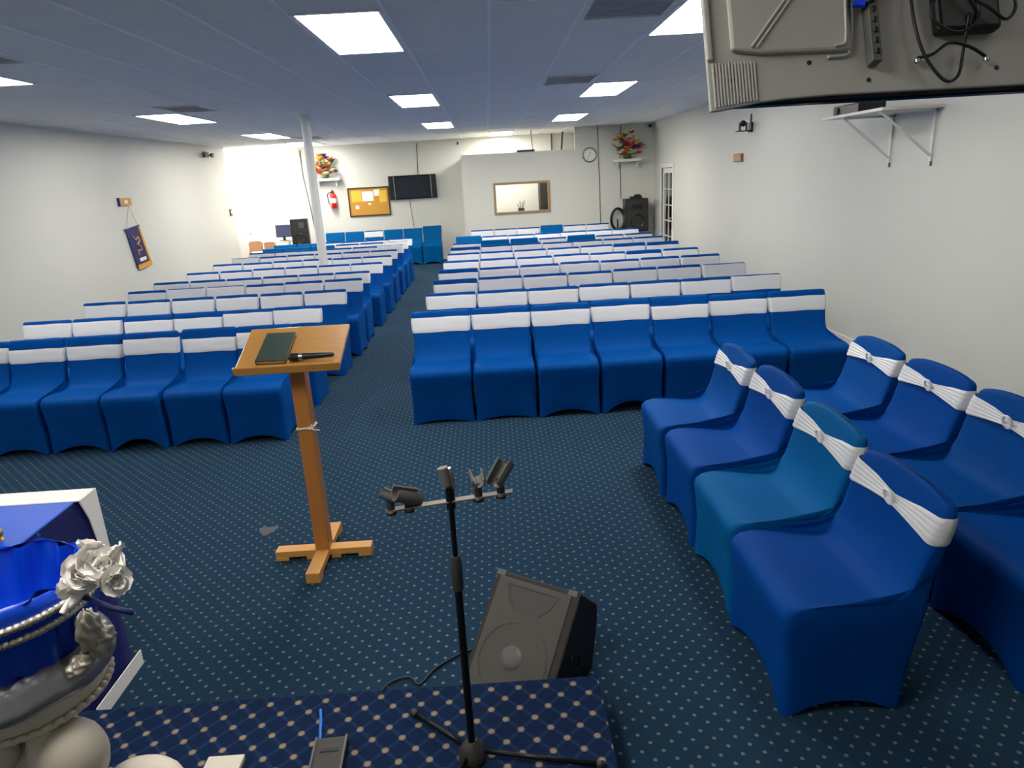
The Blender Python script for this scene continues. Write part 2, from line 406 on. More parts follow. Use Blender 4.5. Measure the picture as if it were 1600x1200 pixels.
def cover_bm(w=.545, arch=.035, top=0.0, rnd=.03, hem_side=None):
    rings = [((0, 0), 0), ((.001, .03), .03), ((.004, .12), .12), ((.006, .25), .25), ((-.006, .37), .37), ((-.013, .425), .44), ((-.008, .458), .475), ((.015, .479), .50), ((.055, .487), .52),
             ((.13, .484), .55), ((.25, .474), .575), ((.35, .467), .605), ((.405, .472), .63), ((.438, .505), .655), ((yfb(.57), .57), .69), ((yfb(.65), .65), .74), ((yfb(.74), .74), .79), ((yfb(.82), .82), .84)]
    out = []
    hs = arch if hem_side is None else hem_side
    for k, ((y, z), zr) in enumerate(rings):
        w0 = w*(wf_(z) if y < .36 or z < .44 else wf_(max(z, .5))); w1 = w*wf_(zr)
        ps = rr_pts(w0, w1, (y, z), (yr(zr), zr), .032)
        q = []
        for (x, yy, zz, u, tt) in ps:
            if k <= 2:
                fade = (1, .8, .35)[k]
                e = max(0, 1-(abs(u)/.88)**2.2) if (tt < .02 or tt > .98) else 0
                s = max(0, 1-(abs(tt-.5)/.44)**2.2)*.9 if abs(u) > .98 else 0
                zz += (arch*e*(1.25 if tt < .5 else 1)+hs*s)*fade
                if tt < .02: yy += .02*e*fade
                if abs(u) > .98: x -= .014*s*u*fade
            if tt > .98 and .5 < zr: yy += .0
            if z > .55 and tt < .3: yy += .012*(1-u*u)       # slight hollow of the backrest
            q.append([x, yy, zz])
        out.append(q)
    for z, sw, st_ in ((.865, 1, 1), (.885, .992, .96), (.896, .97, .8), (.9, .93, .45)):
        yc = (yr(z)+yfb(z))/2; hd = (yr(z)-yfb(z))/2*st_
        ps = rr_pts(w*.995*sw, w*.995*sw, (yc-hd, z), (yc+hd, z), .03)
        out.append([[x, yy+(.012*(1-u*u) if tt < .3 else 0)*st_, zz] for (x, yy, zz, u, tt) in ps])
    if top:
        for r_ in out:
            for p in r_:
                if p[2] > .68:
                    g = (p[2]-.68)/.22; u = abs(p[0])/(w/2)
                    p[2] -= top*g*max(0, u)**2.6
                    p[0] *= 1-.05*g*g
    bm = BM(); loft(bm, out, False, True)
    return bm
def sash_bm(w=.545, z0=.725, z1=.855, mode='plain', top=0.0, grow=.006):
    nz = 14 if mode == 'bow' else 6; out = []
    for k in range(nz+1):
        z = z0+(z1-z0)*k/nz; g = grow*(1 if 0 < k < nz else .55)
        yc = (yr(z)+yfb(z))/2; hd = (yr(z)-yfb(z))/2+g; wd = w*wf_(z)+2*g
        ps = rr_pts(wd, wd, (yc-hd, z), (yc+hd, z), .034, nx=20 if mode == 'bow' else 10)
        row = []
        for (x, yy, zz, u, tt) in ps:
            if tt < .3: yy += .012*(1-u*u)
            if top and zz > .68:
                gg = (zz-.68)/.22; uu = abs(x)/(w/2); x *= 1-.05*gg*gg
                if mode != 'bow': zz -= top*gg*max(0, uu)**2.6
                else: zz -= top*gg*.4*uu
            if mode == 'bow' and tt < .25:
                zc = (z0+z1)/2-top*.35; pin = .26+.74*min(1, abs(u))**1.1; zz = zc+(zz-zc)*pin
                yy -= .004 + .0065*(.5+.5*math.sin(k*2.1+u*2))*(1-abs(u)*.45)
            elif mode == 'bow': pass
            else:
                zz += .003*math.sin(u*5+k)*(1 if 0 < k < nz else .6); yy -= .002*(k % 2) if tt < .2 else 0
            row.append((x, yy, zz))
        out.append(row)
    bm = BM(); loft(bm, out, False, False); return bm
def mesh_of(o): me = o.data; return me
def proto(bm, m):
    bmesh.ops.recalc_face_normals(bm, faces=bm.faces); me = bpy.data.meshes.new('p'); bm.to_mesh(me); bm.free()
    for p in me.polygons: p.use_smooth = True
    me.materials.append(M[m]); return me
COV = {}
for m_ in ('blue', 'teal', 'navyblue'):
    for ar in (.02, .045, .075):
        COV[(m_, 'row', ar)] = proto(cover_bm(.545, ar), m_)
    COV[(m_, 'side', .05)] = proto(cover_bm(.545, .055, top=.04), m_)
SAS = {'A': proto(sash_bm(z0=.715, z1=.848), 'sash'), 'B': proto(sash_bm(z0=.735, z1=.872), 'sash'), 'C': proto(sash_bm(z0=.745, z1=.893), 'sash'),
       'W': proto(sash_bm(z0=.70, z1=.818), 'sash'), 'bow': proto(sash_bm(z0=.725, z1=.845, mode='bow', top=.04), 'sash')}
# ring buckle
b = BM(); n1, n2 = 24, 8
rings = [[((.026+.007*math.cos(2*PI*j/n2))*math.cos(2*PI*i/n1), 0.007*math.sin(2*PI*j/n2), (.032+.007*math.cos(2*PI*j/n2))*math.sin(2*PI*i/n1)) for j in range(n2)] for i in range(n1)]
vs = [[b.verts.new(p) for p in r_] for r_ in rings]
for i in range(n1):
    for j in range(n2): b.faces.new((vs[i][j], vs[i][(j+1) % n2], vs[(i+1) % n1][(j+1) % n2], vs[(i+1) % n1][j]))
RING = proto(b, 'ring')
def link(name, me, parent):
    o = bpy.data.objects.new(name, me); COL.objects.link(o); o.parent = parent; return o
def chair(x, y, rz, label, group, w=.545, m='blue', sash='A', arch=.045, hz=1, side=False):
    t = thing('banquet_chair', label, 'chair', (x, y, .001), rz, group)
    t.scale = (w/.545, 1, hz)
    link('chair_cover', COV[(m, 'side', .05) if side else (m, 'row', arch)], t)
    if sash:
        s = link('sash', SAS[sash], t)
        if sash == 'bow':
            r_ = link('buckle_ring', RING, s); zc = .785-.04*.45; r_.location = (0, yfb(zc)-.008, zc+.012); r_.rotation_euler = (R(12), 0, 0)
    return t
ORD = ['first', 'second', 'third', 'fourth', 'fifth', 'sixth', 'seventh', 'eighth', 'ninth', 'tenth', 'eleventh']
DS = {'A': 'blue chair, white band below blue cap', 'B': 'blue chair, white band near top', 'C': 'blue chair, white band over its top', 'W': 'blue chair, wrinkled lower white band', None: 'all-blue chair without band'}
def rowname(r, n): return 'front row' if r == 0 else ('rearmost row' if r == n-1 else ORD[r]+' row')
RY = [5.79, 6.85, 7.92, 8.92, 9.93, 11.04, 12.10, 12.97, 14.25, 16.22]
for r_, y in enumerate(RY):
    n = 6 if r_ == 9 else 7
    for c in range(n):
        x = -.79+.2775+.56*c if r_ == 0 else (-.745+.275+.553*c)
        if r_ == 9: x = -.47+.275+.55*c
        s = 'B'; m_ = 'blue'; hz = 1+random.uniform(-.006, .006); ar = random.choice((.02, .045))
        if r_ == 0: s = ('A', 'A', 'A', 'A', 'W', 'A', 'A')[c]; ar = (.02, .02, .045, .075, .075, .045, .045)[c]; m_ = 'blue'; hz = (1, 1, 1, 1.01, 1.01, .985, .985)[c]
        if (r_, c) in ((1, 6), (2, 6)): s = 'C'
        if (r_, c) in ((3, 0), (2, 0), (6, 0), (4, 5), (5, 5), (5, 6)): s = 'A'
        if (r_, c) in ((7, 1), (7, 2), (7, 4), (8, 0), (9, 3)): s = None; m_ = 'teal'; hz = 1.025
        yy = y+random.uniform(-.012, .012)+(0, .0, -.01, -.01, .0, .04, .05)[c]*(r_ == 0)
        rz = R(random.uniform(-.25, .25)) if r_ else R((0, 0, .3, .4, .3, 0, 0)[c])
        chair(x, yy, rz, f"{DS[s]}, {ORD[c]} from aisle, {rowname(r_, 10)}, right block", 'chairs of the right block', w=.538 if r_ else .545, m=m_, sash=s, arch=ar, hz=hz)
LY = [5.60, 6.53, 7.62, 8.53, 9.33, 10.38, 11.44, 12.44, 13.42, 14.25, 15.05]
for r_, y in enumerate(LY):
    for c in range(6):
        x = -1.735-.254-(.517 if r_ == 2 else .509)*c+{0: -.09, 1: -.04, 3: .03, 5: .03, 6: .03}.get(r_, 0)
        s = 'B'; m_ = 'blue'; hz = 1+random.uniform(-.006, .006); ar = random.choice((.02, .045))
        if r_ == 0: s = 'W' if c in (1, 3, 4) else 'A'; ar = (.045, .045, .075, .045, .045, .02)[c]; hz = (1, 1, 1.0, .99, .99, .98)[c]
        if r_ == 1 and c in (2, 3): s = 'A'
        if (r_, c) in ((3, 4), (3, 3), (7, 5), (8, 0), (9, 0)): s = 'C'
        if r_ in (9, 10) and c in (4, 5) or (r_, c) == (9, 3): s = None; m_ = 'teal'
        yy = y+random.uniform(-.012, .012)+((0, .03, -.02, .03, .0, .03)[c] if r_ == 0 else 0)
        rz = R(random.uniform(-.25, .25)) if r_ else R((.5, -.5, -.5, .5, .5, 0)[c])
        chair(x, yy, rz, f"{DS[s]}, {ORD[c]} from aisle, {rowname(r_, 11)}, left block", 'chairs of the left block', w=.494, m=m_, sash=s, arch=ar, hz=hz)
for c in range(6):
    x = -1.55-.515*c
    s = 'B' if c == 3 else None
    chair(x, 18.33, 0, f"{'white-banded blue' if s else 'plain bright blue'} chair against the back wall, {ORD[c]} from the right", 'chairs along the back wall', w=.505, m='teal', sash=s, arch=.045, hz=1.04 if c == 0 else 1.0)
# two columns of chairs on the right, turned to face left
wh = ['farthest', 'second farthest', 'second nearest', 'nearest']
for c, (y, w_, m_, hz, fx, dz) in enumerate(((4.38, .58, 'blue', 1.0, 1.005, 0), (3.74, .61, 'navyblue', 1.01, 1.02, 0), (3.10, .61, 'teal', .985, 1.02, 0), (2.465, .62, 'navyblue', .965, 1.005, 0))):
    chair(fx, y, -PI/2, f"{'teal-blue' if m_ == 'teal' else 'blue'} chair with ringed white sash, {wh[c]} in the inner side column", 'side chairs facing left', w=w_, m=m_, sash='bow', hz=hz, side=True)
for c, (y, w_, m_) in enumerate(((4.42, .60, 'blue'), (3.77, .62, 'navyblue'), (3.13, .62, 'blue'), (2.49, .62, 'navyblue'))):
    chair(1.97, y, -PI/2, f"blue chair with ringed white sash, {wh[c]} in the column by the right wall", 'side chairs facing left', w=w_, m=m_, sash='bow', hz=.98, side=True)

# ------------------------------------------------------------------ lectern
t = thing('lectern', 'honey-coloured wooden lectern with slanted top on a cross base', 'lectern', (-1.075, 3.62, 0))
obj('post', B(-.04, .04, -.045, .045, .055, 1.235), 'wood', t, bevel=.004)
for a in ('x', 'y'):
    bb = BM()
    L_ = .275 if a == 'x' else .295
    def bx(u0, u1, v, z0, z1):
        if a == 'x': box(bb, u0, u1, -v, v, z0, z1)
        else: box(bb, -v, v, u0, u1, z0, z1)
    bx(-L_, L_, .038, .022 if a == 'x' else .0215, .06 if a == 'x' else .0605)
    for u in ((-L_, -L_+.075), (L_-.075, L_)): bx(u[0], u[1], .038, 0, .0225)
    if a == 'x': bx(-.1, -.045, .038, 0, .0225); bx(.045, .1, .038, 0, .0225)
    obj('base_beam', bb, 'woodb', t, bevel=.003)
tilt = math.atan2(.14, .35); Lb = math.hypot(.14, .35)
mt = Matrix.Translation((-.0, -.19, 1.188)) @ Matrix.Rotation(tilt, 4, 'X')
bb = BM(); box(bb, -.27, .268, 0, Lb, -.022, 0, mt); obj('top_board', bb, 'woodx', t, bevel=.004)
bb = BM(); box(bb, -.27, .268, -.016, 0, -.026, .022, mt); obj('front_lip', bb, 'woodx', t, bevel=.004)
b = BM()
for k in range(2):
    zz = .80+.006*k; tube(b, [(-.044, -.049, zz), (.044, -.049, zz+.004), (.044, .049, zz), (-.044, .049, zz), (-.044, -.049, zz)], .003, 6)
ball(b, (.03, -.053, .805), .008, seg=8); tube(b, [(.03, -.053, .805), (.06, -.07, .802), (.085, -.06, .795)], .0025, 6); tube(b, [(.03, -.053, .805), (.045, -.06, .83)], .0025, 6)
obj('string_tie', b, 'paper', t, smooth=True, )
mw = Matrix.Translation((-1.075, 3.62, 0)) @ mt
bk = thing('book', 'dark green hardback book lying on the lectern top', 'book'); bk.matrix_world = mw @ Matrix.Translation((-.165, .035, .001)) @ Matrix.Rotation(R(-1.5), 4, 'Z')
obj('cover', BB((0, .155, 0, .255, 0, .003), (0, .155, 0, .255, .022, .025), (0, .004, 0, .255, .003, .022)), 'green', bk, bevel=.001)
obj('page_block', B(.004, .15, .005, .25, .003, .022), 'ochre', bk)
mc = thing('microphone', 'black handheld microphone with silver ring lying on the lectern', 'microphone'); mc.matrix_world = mw @ Matrix.Translation((.0, .055, .022)) @ Matrix.Rotation(R(2), 4, 'Z')
def along(prof, seg=16):
    bm = BM(); loft(bm, [[(x, r*math.cos(2*PI*k/seg), r*math.sin(2*PI*k/seg)) for k in range(seg)] for x, r in prof]); return bm
obj('head', along([(0, .009), (.008, .018), (.022, .022), (.055, .021)]), 'black', mc, smooth='auto')
obj('silver_ring', along([(.055, .0205), (.075, .0195)]), 'steel', mc, smooth='auto')
obj('handle', along([(.075, .018), (.14, .0155), (.22, .013), (.232, .010)]), 'black', mc, smooth='auto')

# ------------------------------------------------------------------ microphone stand on the platform
t = thing('microphone_stand', 'black microphone stand on the platform with a bar of empty clips', 'microphone stand', (-.166, 1.863, .2))
obj('lower_tube', T([(0, 0, .03), (0, 0, .66)], .0125, 16), 'blackm', t, smooth='auto')
obj('clutch_sleeve', lathe(BM(), [(.012, .645), (.017, .65), (.018, .69), (.0165, .755), (.012, .765)], seg=16), 'rubber', t, smooth='auto')
obj('upper_tube', T([(0, 0, .74), (0, 0, .965)], .0085, 14), 'blackm', t, smooth='auto')
obj('hub', lathe(BM(), [(.035, 0), (.048, .012), (.046, .035), (.03, .062), (.016, .075)], seg=20), 'rubber', t, smooth='auto')
for a, L_ in ((135.5, .30), (-10, .42), (-118, .34)):
    dx, dy = math.cos(R(a)), math.sin(R(a))
    l = obj('leg', T([(dx*.03, dy*.03, .035), (dx*L_, dy*L_, .012)], .0085, 10), 'blackm', t, smooth=True)
    obj('rubber_foot', T([(dx*(L_-.01), dy*(L_-.01), .0135), (dx*(L_+.015), dy*(L_+.015), .0125)], .0125, 10), 'rubber', l, smooth=True)
mt = Matrix.Translation((0, 0, .948)) @ Matrix.Rotation(R(-5.5), 4, 'Y')
bb = BM(); box(bb, -.19, .185, -.013, .013, -.0025, .0025, mt); obj('clip_bar', bb, mat('satin_nickel', (120, 116, 108), .5, metal=.5), t, bevel=.001)
obj('bar_boss', T([(0, 0, .925), (0, 0, .99)], .014, 14), 'blackm', t, smooth='auto')
def clip(x, az, el, h=.05, sc=1.0):
    """socket post + open C-shaped holder"""
    p = mt @ Vector((x, 0, 0)); z = p.z
    c = obj('microphone_clip', lathe(BM(), [(.016, -.014), (.017, -.004), (.012, 0), (.012, h*.5), (.010, h*.7), (.0125, h)], (p.x, p.y, z), 16), 'rubber', t, smooth='auto')
    bm = BM(); L_ = .062*sc; out = []
    arc = [R(d) for d in range(-125, 126, 25)]
    prof = [(math.sin(a)*.021*sc, -math.cos(a)*.021*sc) for a in arc] + [(math.sin(a)*.0165*sc, -math.cos(a)*.0165*sc) for a in arc[::-1]]
    m3 = Matrix.Translation((p.x, p.y, z+h+.016*sc)) @ Matrix.Rotation(az, 4, 'Z') @ Matrix.Rotation(el, 4, 'X')
    for y, s in ((-L_/2, .92), (-L_/2+.012, 1), (L_/2, 1.05)): out.append([m3 @ Vector((q[0]*s, y, q[1]*s)) for q in prof])
    loft(bm, out); obj('holder', bm, 'grey', c, smooth='auto')
clip(-.178, R(75), R(20), .035, .8); clip(-.125, R(-60), R(-25), .02, 1.35); clip(.083, R(10), R(10), .045, 1.0); clip(.150, R(-40), R(38), .045, 1.3)
c = obj('microphone_clip', T([(0, 0, .985), (-.006, 0, 1.02)], .011, 12), 'rubber', t, smooth='auto')
bb = BM(); tube(bb, [(-.006, -.004, 1.0), (-.016, 0, 1.055)], .016, 12); obj('holder', bb, 'grey', c, smooth='auto')
bb = BM(); tube(bb, [(.012, 0, .985), (.0, .0, 1.052)], .009, 10); obj('lever', bb, 'steel', c, smooth='auto')

# ------------------------------------------------------------------ wedge monitor speaker on the floor
ps, ta = R(34.3), R(42.6)
rv = Vector((math.cos(ps), -math.sin(ps), 0)); bk_ = Vector((math.sin(ps), math.cos(ps), 0)); up = math.cos(ta)*Vector((0, 0, 1))+math.sin(ta)*bk_
nn = rv.cross(up)     # outward (towards camera) = -nn
if nn.y > 0: nn = -nn
TL = Vector((-.052, 2.683, .406)); Wd, Hh = .38, .50
t = thing('stage_monitor', 'black wedge stage monitor speaker leaning back on the floor before the platform', 'speaker', (0, 0, 0))
P_ = lambda u, v, d: TL+rv*u-up*v-nn*d         # u across, v down, d depth behind front
def prism(pts2, u0, u1): # polygon in (v,d) extruded over u
    bm = BM(); loft(bm, [[P_(u0, v, d) for v, d in pts2], [P_(u1, v, d) for v, d in pts2]]); return bm
ca = [(0, 0), (Hh+.015, 0), (Hh-.02, .08)]
# rear corner of the wedge on the floor
zt = TL.z
ca = [(0, 0), (Hh+.02, 0), (Hh-.04, .055), (.31, .375), (.05, .245), (0, .20)]
ca = [(v, d) for v, d in ca]
cab = obj('cabinet', prism(ca, -.004, Wd+.022), 'cab', t, bevel=.008)
obj('grille', prism([(.02, -.006), (Hh-.0, -.006), (Hh-.0, .004), (.02, .004)], .018, Wd-.012), 'grille', t, bevel=.006)
bm = BM()
def disc(bm, u, v, r, d0, d1, rin=0):
    seg = 32; ring = lambda rr, d: [P_(u+rr*math.cos(2*PI*k/seg), v+rr*math.sin(2*PI*k/seg), d) for k in range(seg)]
    if rin: loft(bm, [ring(rin, d0+.002), ring(rin, d1), ring(r, d1), ring(r, d0+.002)], False, False)
    else: loft(bm, [ring(r, d0), ring(r*.95, d1)])
disc(bm, Wd/2, .335, .160, -.006, -.0085, .148); obj('woofer_surround', bm, 'grille', t, smooth='auto')
bm = BM(); seg = 32
loft(bm, [[P_(Wd/2+r*math.cos(2*PI*k/seg), .325+r*math.sin(2*PI*k/seg), d) for k in range(seg)] for r, d in ((.05, -.006), (.045, -.0095), (.03, -.012), (.012, -.0135))], False)
obj('dust_cap', bm, 'grey', t, smooth='auto')
bm = BM(); loft(bm, [[P_(Wd/2+a*s, .095+b_*s, d) for a, b_ in ((-.13, -.055), (.13, -.055), (.10, .01), (.06, .05), (-.06, .05), (-.10, .01))] for s, d in ((1, -.006), (1, -.009), (.9, -.009), (.86, -.0065))], False)
obj('horn', bm, 'grey2', t)
for u in (.0, Wd-.03):
    obj('corner_guard', prism([(-.004, -.004), (.022, -.004), (.022, .03), (-.004, .03)], u-.006, u+.04), 'grey', t, bevel=.004)
bm = BM(); tube(bm, [P_(Wd+.024, .25+.03*math.cos(a), .13+.05*math.sin(a)) for a in [2*PI*k/16 for k in range(17)]], .006, 6); obj('side_handle', bm, 'black', t, smooth=True)

tag(obj('speaker_cable', T(smooth_path([(-.08, 2.72, .01), (-.25, 2.65, .008), (-.36, 2.56, .008), (-.42, 2.47, .008), (-.47, 2.52, .008), (-.55, 2.49, .008), (-.60, 2.40, .008), (-.7, 2.25, .008)]), .005, 8), 'cable', smooth=True),
    'thin black cable curling on the carpet left of the stage monitor', 'cable')
# things lying on the platform
t = thing('floor_box', 'dark grey metal cable box on the platform with blue lead', 'box', (-.65, 1.86, .2), R(3))
obj('body', B(-.055, .055, -.1, .11, 0, .03), 'rubber', t, bevel=.004)
obj('recess', B(-.03, .035, .045, .06, .03, .032), 'black', t)
obj('edge_rail', BB((-.055, -.048, -.1, .11, .03, .036), (.048, .055, -.1, .11, .03, .036)), 'grey', t)
tag(obj('blue_cable', T(smooth_path([(-.735, 2.13, .206), (-.722, 2.08, .206), (-.712, 2.03, .206), (-.702, 1.985, .212), (-.70, 1.96, .226)]), .006, 8), 'bluecable', smooth=True), 'short bright blue cable running to the dark box on the platform', 'cable')
t = thing('power_supply', 'flat beige box at the bottom edge of the platform', 'box', (-1.005, 1.87, .2), R(0))
obj('body', B(-.062, .062, -.06, .06, 0, .022), 'plaster', t, bevel=.004)
obj('socket', B(-.02, .02, -.04, -.01, .022, .025), 'grey', t)

# ------------------------------------------------------------------ draped table at the left
TX, TY0, TY1, TZ = -1.755, 2.235, 2.733, .885
t = thing('draped_table', 'small table draped in blue satin with white border at left edge', 'table', (TX, TY0, 0))
bb = BM(); n = 24
pts_ = []
yw = TY1-TY0
def cyl_fold(u): return .006*math.sin(u*23)+.004*math.sin(u*51+1)
# side drape facing the room (x+) and the audience side
rows = []
per = [(-1.2, yw), (-.9, yw), (-.6, yw), (-.3, yw), (-.01, yw), (0, yw-.01)]+[(0, yw-.02-(yw-.04)*k/12) for k in range(1, 12)]+[(0, .01), (-.01, 0), (-.3, 0), (-.6, 0), (-.9, 0), (-1.2, 0)]
for z in (TZ-.004, TZ-.06, .6, .35, .15, .012):
    fl = (TZ-z)/TZ
    rows.append([(x+(cyl_fold(y*1.5+x)*1.6*fl+.014*fl if x > -.02 else 0), y+(cyl_fold(x*1.5)*fl if x < -.02 else 0), z) for x, y in per])
loft(bb, rows, False, False, closed=False); obj('skirt', bb, 'navy', t, smooth=True)  # navy paints the shade on this side of the blue cloth
obj('table_top', B(-1.2, 0, 0, yw, TZ-.03, TZ), 'satin', t, bevel=.006)
obj('white_runner', BB((-1.2, .012, yw-.115, yw+.006, TZ-.002, TZ+.004)), 'petal', t, bevel=.002)
bm = BM(); loft(bm, [[(.020, yw-a, z) , (.020, yw+.008, z), (.014, yw+.008, z), (.014, yw-a, z)] for z, a in ((TZ+.003, .115), (TZ-.1, .075), (TZ-.2, .06), (TZ-.3, .05), (TZ-.34, .045))]); obj('runner_drop', bm, 'petal', t, smooth='auto')
obj('white_hem', B(.036, .041, .14, yw+.012, .004, .075), 'petal', t)
for a in ((-1.17, .03), (-1.17, yw-.07), (-.07, .03), (-.07, yw-.07)): obj('leg', B(a[0], a[0]+.04, a[1], a[1]+.04, 0, TZ-.03), 'tan', t)
t = thing('brass_ornament', 'small round brass ornament on the draped table', 'ornament', (-1.86, 2.32, TZ))
obj('ball', ball(BM(), (0, 0, .028), .02, seg=16), 'gold', t, smooth=True); obj('foot', lathe(BM(), [(.018, 0), (.016, .005), (.006, .012)], seg=16), 'gold', t, smooth='auto')

# ------------------------------------------------------------------ ornate pedestal with satin-lined pot and silk flowers
PX, PY = -.955, 1.157
t = thing('pedestal', 'ornate white plaster pedestal with lobed capital at lower left', 'pedestal', (PX, PY, .2))
obj('plinth', lathe(BM(), [(.19, 0), (.19, .04), (.15, .06), (.13, .1)], seg=32), 'plaster', t, smooth='auto')
obj('shaft', lathe(BM(), [(.10, .09), (.085, .2), (.075, .5), (.07, .78)], seg=48, fn=lambda r, z, a: (r*(1+.04*math.cos(12*a)), z)), 'plaster', t, smooth=True)
obj('neck', lathe(BM(), [(.07, .78), (.06, .86), (.08, .925)], seg=32), 'plaster', t, smooth='auto')
obj('dish', lathe(BM(), [(.07, .905), (.115, .920), (.133, .935), (.138, .950), (.140, .966), (.148, .985), (.150, .992), (.14, .995)], seg=48), 'plaster', t, smooth='auto')
bm = BM(); tube(bm, [((.140+.0025*math.sin(44*a))*math.cos(a), (.140+.0025*math.sin(44*a))*math.sin(a), .938+.003*math.sin(44*a)) for a in [2*PI*k/176 for k in range(177)]], .0065, 8); obj('rope_trim', bm, 'plaster', t, smooth=True)
for k, (c_, sc_, rz_) in enumerate((((.105, -.075, .845), (.062, .058, .078), 20), ((.07, -.07, .86), (.04, .05, .075), 0), ((-.005, -.098, .885), (.032, .032, .04), 0), ((.205, -.042, .74), (.082, .055, .045), -10),
        ((-.03, .11, .85), (.05, .05, .07), 100), ((-.11, .02, .85), (.05, .05, .07), 160), ((-.08, -.08, .85), (.05, .05, .07), 230))):
    bm = BM(); ball(bm, (0, 0, 0), 1, seg=20); mt = Matrix.Translation(c_) @ Matrix.Rotation(R(rz_), 4, 'Z') @ Matrix.Diagonal((*sc_, 1))
    bmesh.ops.transform(bm, matrix=mt, verts=bm.verts); obj('scroll_lobe', bm, 'plaster', t, smooth=True)
bm = BM(); tube(bm, smooth_path([(.05, -.01, .74), (.11, -.02, .70), (.17, -.035, .72)]), .024, 12); obj('scroll_arm', bm, 'plaster', t, smooth=True)
t = thing('flower_pot', 'pot wrapped in ruched blue satin with silver braid on the pedestal', 'pot', (PX, PY, 1.213))
ru = lambda r, z, a: (r*(1+.03*math.sin(22*a+z*9)+.02*math.sin(11*a+2)), z)
obj('satin_wrap', lathe(BM(), [(.120, .02), (.136, .045), (.144, .08), (.146, .125)], seg=120, fn=ru, cap=False), 'satin2', t, smooth=True)
obj('cuff', lathe(BM(), [(.147, .115), (.151, .13), (.150, .160), (.145, .174), (.138, .178)], seg=96, fn=lambda r, z, a: (r*(1+.006*math.sin(31*a)), z+.003*math.sin(5*a)), cap=False), 'satin2', t, smooth=True)
obj('lining', lathe(BM(), [(.139, .178), (.135, .165), (.128, .13), (.115, .08), (.10, .04), (.06, .03), (.01, .03)], seg=160, fn=lambda r, z, a: (r*(1+.045*math.sin(11*a+z*20)+.03*math.sin(19*a+1)), z+.005*math.sin(9*a)), cap=False), 'satin2', t, smooth=True)
for zz, rr_ in ((.146, .1515), (.120, .1490)):
    bm = BM(); tube(bm, [((rr_+.003)*math.cos(a), (rr_+.003)*math.sin(a), zz+.0028*math.sin(90*a)) for a in [2*PI*k/540 for k in range(541)]], .0055, 6); obj('silver_braid', bm, 'braid', t, smooth=True)
obj('silver_ribbon', lathe(BM(), [(.130, .035), (.146, .022), (.158, .004), (.163, -.012), (.160, -.026), (.150, -.034)], seg=160, fn=lambda r, z, a: (r*(1+.006*math.sin(9*a)+.003*math.sin(47*a)), z+.003*math.sin(7*a)), cap=False), 'ribbon', t, smooth=True)
# crumpled gauze bow at the right end of the ribbon
def crumple(bm, c, sc_, sd):
    rnd = random.Random(sd); b2 = BM(); bmesh.ops.create_uvsphere(b2, u_segments=28, v_segments=20, radius=1)
    for v in b2.verts:
        a = math.atan2(v.co.y, v.co.x); v.co *= 1+.16*math.sin(7*a+3*v.co.z+sd)+.10*math.sin(11*v.co.z+4*a)
        v.co = Vector((v.co.x*sc_[0]+c[0], v.co.y*sc_[1]+c[1], v.co.z*sc_[2]+c[2]))
    me = bpy.data.meshes.new('tmp'); b2.to_mesh(me); b2.free(); bm.from_mesh(me); bpy.data.meshes.remove(me)
bm = BM(); crumple(bm, (.166, -.03, .075), (.018, .026, .038), 1); crumple(bm, (.170, -.012, .040), (.02, .03, .03), 2); crumple(bm, (.150, -.05, .02), (.02, .03, .016), 3); obj('gauze_bow', bm, 'gauze', t, smooth=True)
# flowers
def petal_flower(name, c, r, m_, parent=None, n=7, seed=0, layers=3, wid=.5):
    rnd = random.Random(seed); bm = BM()
    for L_ in range(layers):
        for k in range(n):
            a = 2*PI*k/n+L_*.5+rnd.uniform(-.2, .2); tilt_ = R(20+28*L_)+rnd.uniform(-.15, .15); rr_ = r*(1-.22*L_)
            mt = Matrix.Translation(c) @ Matrix.Rotation(a, 4, 'Z') @ Matrix.Rotation(-tilt_, 4, 'Y')
            g = []
            for i in range(4):
                u = i/3; wv = wid*math.sin(PI*(.12+.78*u))**.8
                g.append([mt @ Vector((rr_*u, rr_*wv*s, rr_*(.18*u*u+.10*s*s+rnd.uniform(-.05, .05)*u))) for s in (-1, -.33, .33, 1)])
            v = [[bm.verts.new(p) for p in row] for row in g]
            for i in range(3):
                for j in range(3): bm.faces.new((v[i][j], v[i+1][j], v[i+1][j+1], v[i][j+1]))
    return obj(name, bm, m_, parent, smooth=True)
t = thing('silk_flowers', 'cluster of white silk flowers at the right rim of the blue satin pot', 'flowers', (PX+.198, PY-.045, 1.405))
for k, (x, y, z, r_) in enumerate(((-.012, .0, .012, .036), (.006, .01, .03, .034), (.034, .008, .014, .038), (.028, -.01, -.008, .034), (-.02, -.01, -.012, .028), (.0, -.015, -.022, .028), (.05, .02, .03, .026), (.052, -.012, .0, .03), (.0, .02, .045, .026))):
    f_ = petal_flower('blossom', Vector((0, 0, 0)), r_, 'petal', t, n=6, seed=k+3, wid=.72, layers=3); f_.location = (x, y, z); f_.rotation_euler = (R(45*math.sin(k*2)+30), R(50*math.cos(k*1.7)), k)
obj('stem', T([(-.01, -.01, -.03), (.05, -.035, -.04), (.09, -.04, -.05)], .005, 6), 'navy', t, smooth=True)
bm = BM()
for a, r_ in ((-.6, .05), (.5, .045)):
    tube(bm, smooth_path([(0, 0, -.01), (-.02+.01*a, -.02, -.03), (-.035, -.03+.01*a, -.045)]), .006, 6)
obj('leaf', bm, 'petal', t, smooth=True)

# ------------------------------------------------------------------ hanging television (seen from behind)
tt_ = R(20)
t = thing('hanging_television', 'large flat television seen from behind, hanging above the right foreground', 'television', (.464, 1.5, 2.157)); t.rotation_euler = (-tt_, 0, 0)
